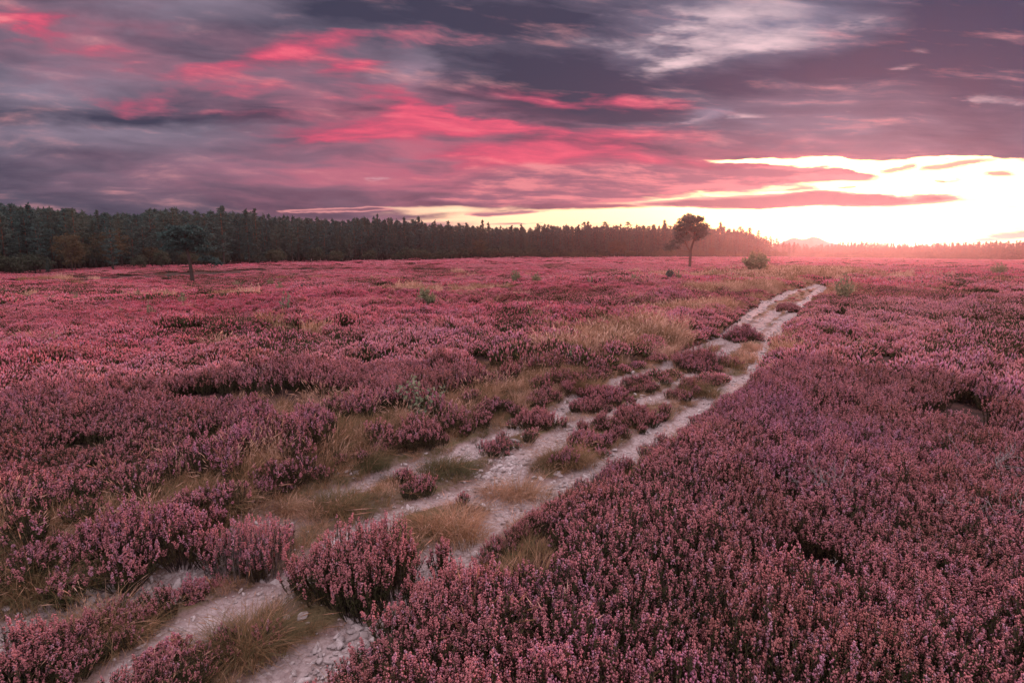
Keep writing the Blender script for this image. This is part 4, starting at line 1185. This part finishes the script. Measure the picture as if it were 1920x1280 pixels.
# ------------------------------------------------------------------ sky
SUN_AZ, SUN_EL = R(28.5), R(4.0)
W = bpy.data.worlds.new('World'); SC.world = W; W.use_nodes = True
nt = W.node_tree; nt.nodes.clear()
def build_sky():
    tc = nd(nt, 'ShaderNodeTexCoord').outputs['Generated']
    sx = nd(nt, 'ShaderNodeSeparateXYZ'); nt.links.new(tc, sx.inputs[0])
    x, y, z = sx.outputs
    yy = mth(nt, 'MAXIMUM', y, .12)
    s = mth(nt, 'DIVIDE', x, yy); t = mth(nt, 'DIVIDE', z, yy)
    def M(a, op, b): return mth(nt, op, a, b)
    def MA(a, b, c): return mth(nt, 'MULTIPLY_ADD', a, b, c)
    def vec(a, b):
        n = nd(nt, 'ShaderNodeCombineXYZ'); setin(nt, n.inputs[0], a); setin(nt, n.inputs[1], b); return n.outputs[0]
    def noise2(v, detail, rough=.5, dist=0):
        n = nd(nt, 'ShaderNodeTexNoise'); n.noise_dimensions = '2D'; nt.links.new(v, n.inputs['Vector'])
        n.inputs['Scale'].default_value = 1; n.inputs['Detail'].default_value = detail; n.inputs['Roughness'].default_value = rough; n.inputs['Distortion'].default_value = dist
        return n.outputs[0]
    # slow wind-drawn warp of the cloud edges
    w1 = noise2(vec(M(s, 'MULTIPLY', 2.2), MA(t, 8.0, 31.3)), 3, .55)
    w2 = noise2(vec(M(s, 'MULTIPLY', 7.0), MA(t, 30.0, 7.7)), 4, .6)
    ampt = mrange(nt, t, 0, .35, .010, .052, False)
    wt = MA(M(w1, 'SUBTRACT', .5), ampt, t)
    wt = MA(M(w2, 'SUBTRACT', .5), M(ampt, 'MULTIPLY', .75), wt)
    ws = MA(M(w2, 'SUBTRACT', .5), .20, s)
    PW = vec(ws, wt)
    # streaks drawn out sideways, closing up toward the horizon
    tt = M(M(t, 'ADD', .03), 'POWER', .75)
    tilt = MA(M(s, 'ADD', .35), M(t, 'MULTIPLY', 9.0), M(w1, 'MULTIPLY', 1.6))
    st1 = noise2(vec(MA(s, 4.6, 3.1), MA(tt, 27.0, tilt)), 5, .56, .15)
    st2 = noise2(vec(MA(s, 14.0, 5.5), MA(tt, 72.0, M(tilt, 'MULTIPLY', 2.0))), 4, .6)
    strk = MA(M(st1, 'SUBTRACT', .5), 2.6, M(M(st2, 'SUBTRACT', .5), 'MULTIPLY', 1.3))
    s01 = MA(strk, .55, .5)
    big_ = noise2(vec(MA(s, 1.3, 9.2), MA(t, 7.5, s)), 3, .5, .3)
    def acc(lst, start=0.0, fx=1.0, fy=1.0):
        v = start
        for px, py, rx, ry, tilt_, inner, wgt in lst:
            cs, ct = sky_st(px, py)
            m = nd(nt, 'ShaderNodeMapping', vector_type='TEXTURE'); nt.links.new(PW, m.inputs[0])
            m.inputs['Location'].default_value = (cs, ct, 0); m.inputs['Rotation'].default_value = (0, 0, tilt_)
            m.inputs['Scale'].default_value = (rx * fx / F, ry * fy / F, 1)
            g = nd(nt, 'ShaderNodeTexGradient', gradient_type='SPHERICAL'); nt.links.new(m.outputs[0], g.inputs[0])
            v = MA(g.outputs['Fac'], wgt / (1 - inner), v)
        return v
    # --- cloud deck: slate violet to lavender
    light = MA(M(big_, 'SUBTRACT', .5), 1.25, M(M(st1, 'SUBTRACT', .5), 'MULTIPLY', .8))
    light = MA(M(st2, 'SUBTRACT', .5), .28, M(light, 'ADD', .28))
    light = acc([(60, 172, 280, 50, 0, 0, .6), (330, 15, 280, 40, 0, 0, .4), (150, 250, 480, 36, 0, 0, .55), (500, 320, 760, 60, 0, 0, .3), (770, 130, 90, 50, .5, 0, .5), (800, 295, 60, 16, 0, 0, .5),
        (1320, 215, 70, 18, 0, 0, .7), (1330, 240, 340, 36, 0, 0, .3), (1700, 280, 420, 30, 0, 0, .22), (1000, 45, 160, 80, 0, 0, -.12), (1100, 150, 360, 60, 0, 0, -.45), (1430, 130, 280, 45, 0, 0, -.45), (1740, 80, 330, 110, 0, 0, -.3), (1410, 45, 300, 100, .1, 0, .75), (1640, 130, 460, 170, 0, 0, -.12),
        (560, 45, 300, 60, .1, 0, -.3), (880, 60, 200, 70, 0, 0, -.25), (700, 212, 130, 18, 0, 0, -.3), (230, 90, 220, 44, -.2, 0, -.25), (200, 222, 560, 16, 0, 0, -.4), (1120, 205, 220, 30, 0, 0, -.35)], light)
    side = mrange(nt, s, -.05, .55)
    deck = mixc(nt, light, mixc(nt, side, (.048, .050, .090), (.026, .052, .112)), mixc(nt, side, (.285, .225, .305), (.21, .215, .31)))
    # rosy wash, strongest in the low centre
    rosy = acc([(1010, 335, 680, 100, 0, 0, 1.25), (1280, 335, 460, 66, 0, 0, .7), (480, 325, 560, 70, 0, 0, .4), (770, 250, 380, 100, 0, 0, .75), (500, 150, 480, 100, -.12, 0, .45), (110, 60, 260, 100, -.1, 0, .55), (1650, 292, 460, 30, 0, 0, .3)])
    deck = mixc(nt, M(rosy, 'MULTIPLY', mrange(nt, st1, .32, .62, .35, 1.0)), deck, (.50, .15, .22))
    # --- crimson lit streaks
    red = acc([(30, 42, 120, 50, .1, 0, .95), (150, 85, 190, 34, -.3, 0, .65), (510, 105, 190, 36, .15, 0, 1.35), (640, 128, 90, 28, .1, 0, 1.1), (740, 75, 260, 40, -.05, 0, .6), (235, 195, 150, 30, .1, 0, 1.0), (420, 170, 230, 44, -.15, 0, .65),
               (770, 205, 200, 44, -.2, 0, 1.35), (800, 236, 240, 34, .06, 0, 1.2), (650, 258, 260, 30, 0, 0, 1.15), (930, 240, 140, 26, -.1, 0, 1.1), (960, 292, 280, 48, .1, 0, 1.3), (1090, 187, 300, 32, -.06, 0, 1.1), (1180, 255, 240, 34, 0, 0, .8), (460, 220, 260, 18, -.05, 0, .6), (1220, 300, 360, 34, -.03, 0, 1.05), (560, 345, 300, 20, 0, 0, .3), (1050, 345, 280, 28, 0, 0, .95), (1480, 318, 280, 16, 0, 0, .4)])
    redc = mth(nt, 'MINIMUM', red, 1.3)
    lev = M(MA(redc, .78, s01), 'SUBTRACT', 1.0)
    gate = mrange(nt, redc, .02, .35)
    deck = mixc(nt, M(mrange(nt, lev, -.26, .46, 0, .88), 'MULTIPLY', gate), deck, (.55, .085, .165))
    deck = mixc(nt, M(mrange(nt, lev, .12, .78, 0, .95), 'MULTIPLY', gate), deck, (.88, .115, .20))
    # --- clear gap along the horizon and holes in the deck
    sky_tex = nd(nt, 'ShaderNodeTexSky'); sky_tex.sky_type = 'NISHITA'; sky_tex.sun_disc = False
    sky_tex.sun_elevation = SUN_EL; sky_tex.sun_rotation = SUN_AZ; sky_tex.dust_density = 3.0
    warm = mixc(nt, mrange(nt, s, -.35, .55, 0, 1, False), (.90, .47, .38), (1.0, .88, .70))
    clear = nd(nt, 'ShaderNodeMix', data_type='RGBA', blend_type='ADD'); clear.inputs[0].default_value = .10
    nt.links.new(warm, clear.inputs[6]); nt.links.new(sky_tex.outputs[0], clear.inputs[7]); clear = clear.outputs[2]
    gap = acc([(1790, 390, 470, 88, 0, .80, 1.0), (1470, 433, 900, 47, 0, .78, 1.0), (1330, 372, 330, 22, 0, .4, .7), (1480, 302, 190, 9, -.02, .2, .9), (1640, 310, 240, 14, 0, .4, .8), (840, 393, 240, 13, .015, 0, .75), (680, 386, 240, 6, 0, 0, .35), (1180, 362, 200, 9, 0, 0, .6), (1080, 352, 170, 7, 0, 0, .45)])
    gap = mth(nt, 'MINIMUM', gap, 1.0)
    gap = mrange(nt, MA(strk, mrange(nt, gap, .0, 1.0, .20, .06), gap), .20, .72)
    cover = mixc(nt, gap, deck, clear)
    # clouds floating in the gap
    wedge = mth(nt, 'MINIMUM', acc([(1190, 337, 430, 34, 0, .5, 1.0), (1450, 331, 260, 15, -.02, .3, 1.0), (1010, 371, 360, 18, 0, .4, .9)]), 1.0)
    wedge = mrange(nt, MA(strk, .42, wedge), .25, .85)
    cover = mixc(nt, wedge, cover, mixc(nt, mrange(nt, strk, -.30, .38), (.30, .125, .19), (.78, .24, .28)))
    lens = mth(nt, 'MINIMUM', acc([(1560, 376, 285, 16.5, 0, .5, 1.0), (1340, 383, 180, 10, 0, .2, .9), (650, 389, 80, 5, 0, 0, 1.0), (940, 398, 60, 5, 0, 0, .9)]), 1.2)
    lens = MA(strk, .22, lens)
    cover = mixc(nt, mrange(nt, lens, .02, .40, 0, .95), cover, (.92, .36, .36))
    cover = mixc(nt, mrange(nt, lens, .22, .80), cover, (.215, .105, .155))
    bits = acc([(1690, 319, 75, 9, .2, 0, 1.3), (1790, 315, 95, 11, .12, 0, 1.3), (1770, 344, 55, 6, 0, 0, 1.2), (1905, 328, 85, 7, .06, 0, 1.4), (1590, 353, 32, 4, 0, 0, 1.2), (1500, 357, 65, 6, 0, 0, 1.1), (1905, 441, 64, 11, .05, 0, 1.6), (1860, 450, 55, 4, 0, 0, 1.1), (955, 397, 75, 5, 0, 0, 1.1), (975, 418, 55, 4, 0, 0, 1.0), (640, 415, 320, 20, 0, 0, .9), (820, 420, 150, 11, 0, 0, .8)])
    cover = mixc(nt, mrange(nt, MA(strk, .25, bits), .2, .95, 0, .92), cover, (.44, .205, .25))
    # bright holes higher up
    holes = acc([(1425, 44, 170, 66, .12, 0, 1.45), (1330, 92, 160, 40, .2, 0, .8), (1265, 18, 220, 34, -.15, 0, .75), (1510, 78, 120, 28, 0, 0, .6), (1225, 72, 180, 30, 0, 0, .5), (1610, 42, 70, 20, 0, 0, 1.0), (1830, 197, 66, 22, .15, 0, 1.5), (1895, 203, 40, 12, 0, 0, .8), (1572, 213, 46, 11, 0, 0, .85), (1740, 98, 40, 14, 0, 0, .7), (1725, 122, 50, 9, 0, 0, .6), (1310, 222, 66, 14, 0, 0, .8), (1430, 210, 66, 9, 0, 0, .7), (463, 245, 30, 5, 0, 0, .6), (705, 333, 34, 5, 0, 0, .8)])
    hol = MA(M(MA(st1, .6, w2), 'SUBTRACT', .8), 2.2, mth(nt, 'MINIMUM', holes, 1.05))
    hol = M(mrange(nt, hol, .32, 1.9), 'MULTIPLY', mrange(nt, holes, .02, .4))
    cover = mixc(nt, hol, cover, (.86, .62, .66))
    # --- the rest of the dome: broken, brighter high cloud overhead and to the east
    qd = nd(nt, 'ShaderNodeMapping'); nt.links.new(tc, qd.inputs[0]); qd.inputs['Scale'].default_value = (1.4, 1.4, 4)
    nb = noise(nt, qd.outputs[0], 1.6, 2, .55)
    dome = mixc(nt, mrange(nt, nb, .35, .68), BACK_LO, BACK_HI)
    f_front = M(mrange(nt, y, .12, .42), 'MULTIPLY', mrange(nt, t, .46, .85, 1, 0))
    final = mixc(nt, f_front, dome, cover)
    final = mixc(nt, mrange(nt, z, -.06, -.005, 0, 1), (.10, .06, .06), final)
    bg = nd(nt, 'ShaderNodeBackground'); nt.links.new(final, bg.inputs[0]); bg.inputs[1].default_value = 1.0
    out = nd(nt, 'ShaderNodeOutputWorld'); nt.links.new(bg.outputs[0], out.inputs[0])
BACK_LO, BACK_HI = (.92, .74, .84), (1.66, 1.37, 1.50)
build_sky()
W.cycles.sampling_method = 'MANUAL'; W.cycles.sample_map_resolution = 512

sun = bpy.data.lights.new('sun', 'SUN'); sun.energy = 4.4; sun.angle = R(7); sun.color = (1, .36, .31)
so = bpy.data.objects.new('sun', sun); COL.objects.link(so)
sd = Vector((math.sin(SUN_AZ) * math.cos(SUN_EL), math.cos(SUN_AZ) * math.cos(SUN_EL), math.sin(SUN_EL)))
so.rotation_euler = sd.to_track_quat('Z', 'Y').to_euler()
so.location = (40, 70, 30)

# ------------------------------------------------------------------ camera and render settings
cam = bpy.data.cameras.new('camera'); cam.sensor_width = 36; cam.sensor_fit = 'HORIZONTAL'
cam.lens = F / 1920 * 36; cam.clip_start = .05; cam.clip_end = 20000
co = bpy.data.objects.new('camera', cam); COL.objects.link(co)
co.location = (0, 0, CAMZ); co.rotation_euler = (math.pi / 2 - PITCH, 0, 0)
SC.camera = co
vs = SC.view_settings
SC.display_settings.display_device = 'sRGB'
vs.view_transform = 'Standard'; vs.look = 'None'; vs.exposure = 0; vs.gamma = 1; vs.use_curve_mapping = False
SC.render.engine = 'CYCLES'
cy = SC.cycles
cy.max_bounces = 3; cy.diffuse_bounces = 1; cy.glossy_bounces = 1; cy.transmission_bounces = 2; cy.volume_bounces = 0
cy.sample_clamp_indirect = 4; cy.use_denoising = True
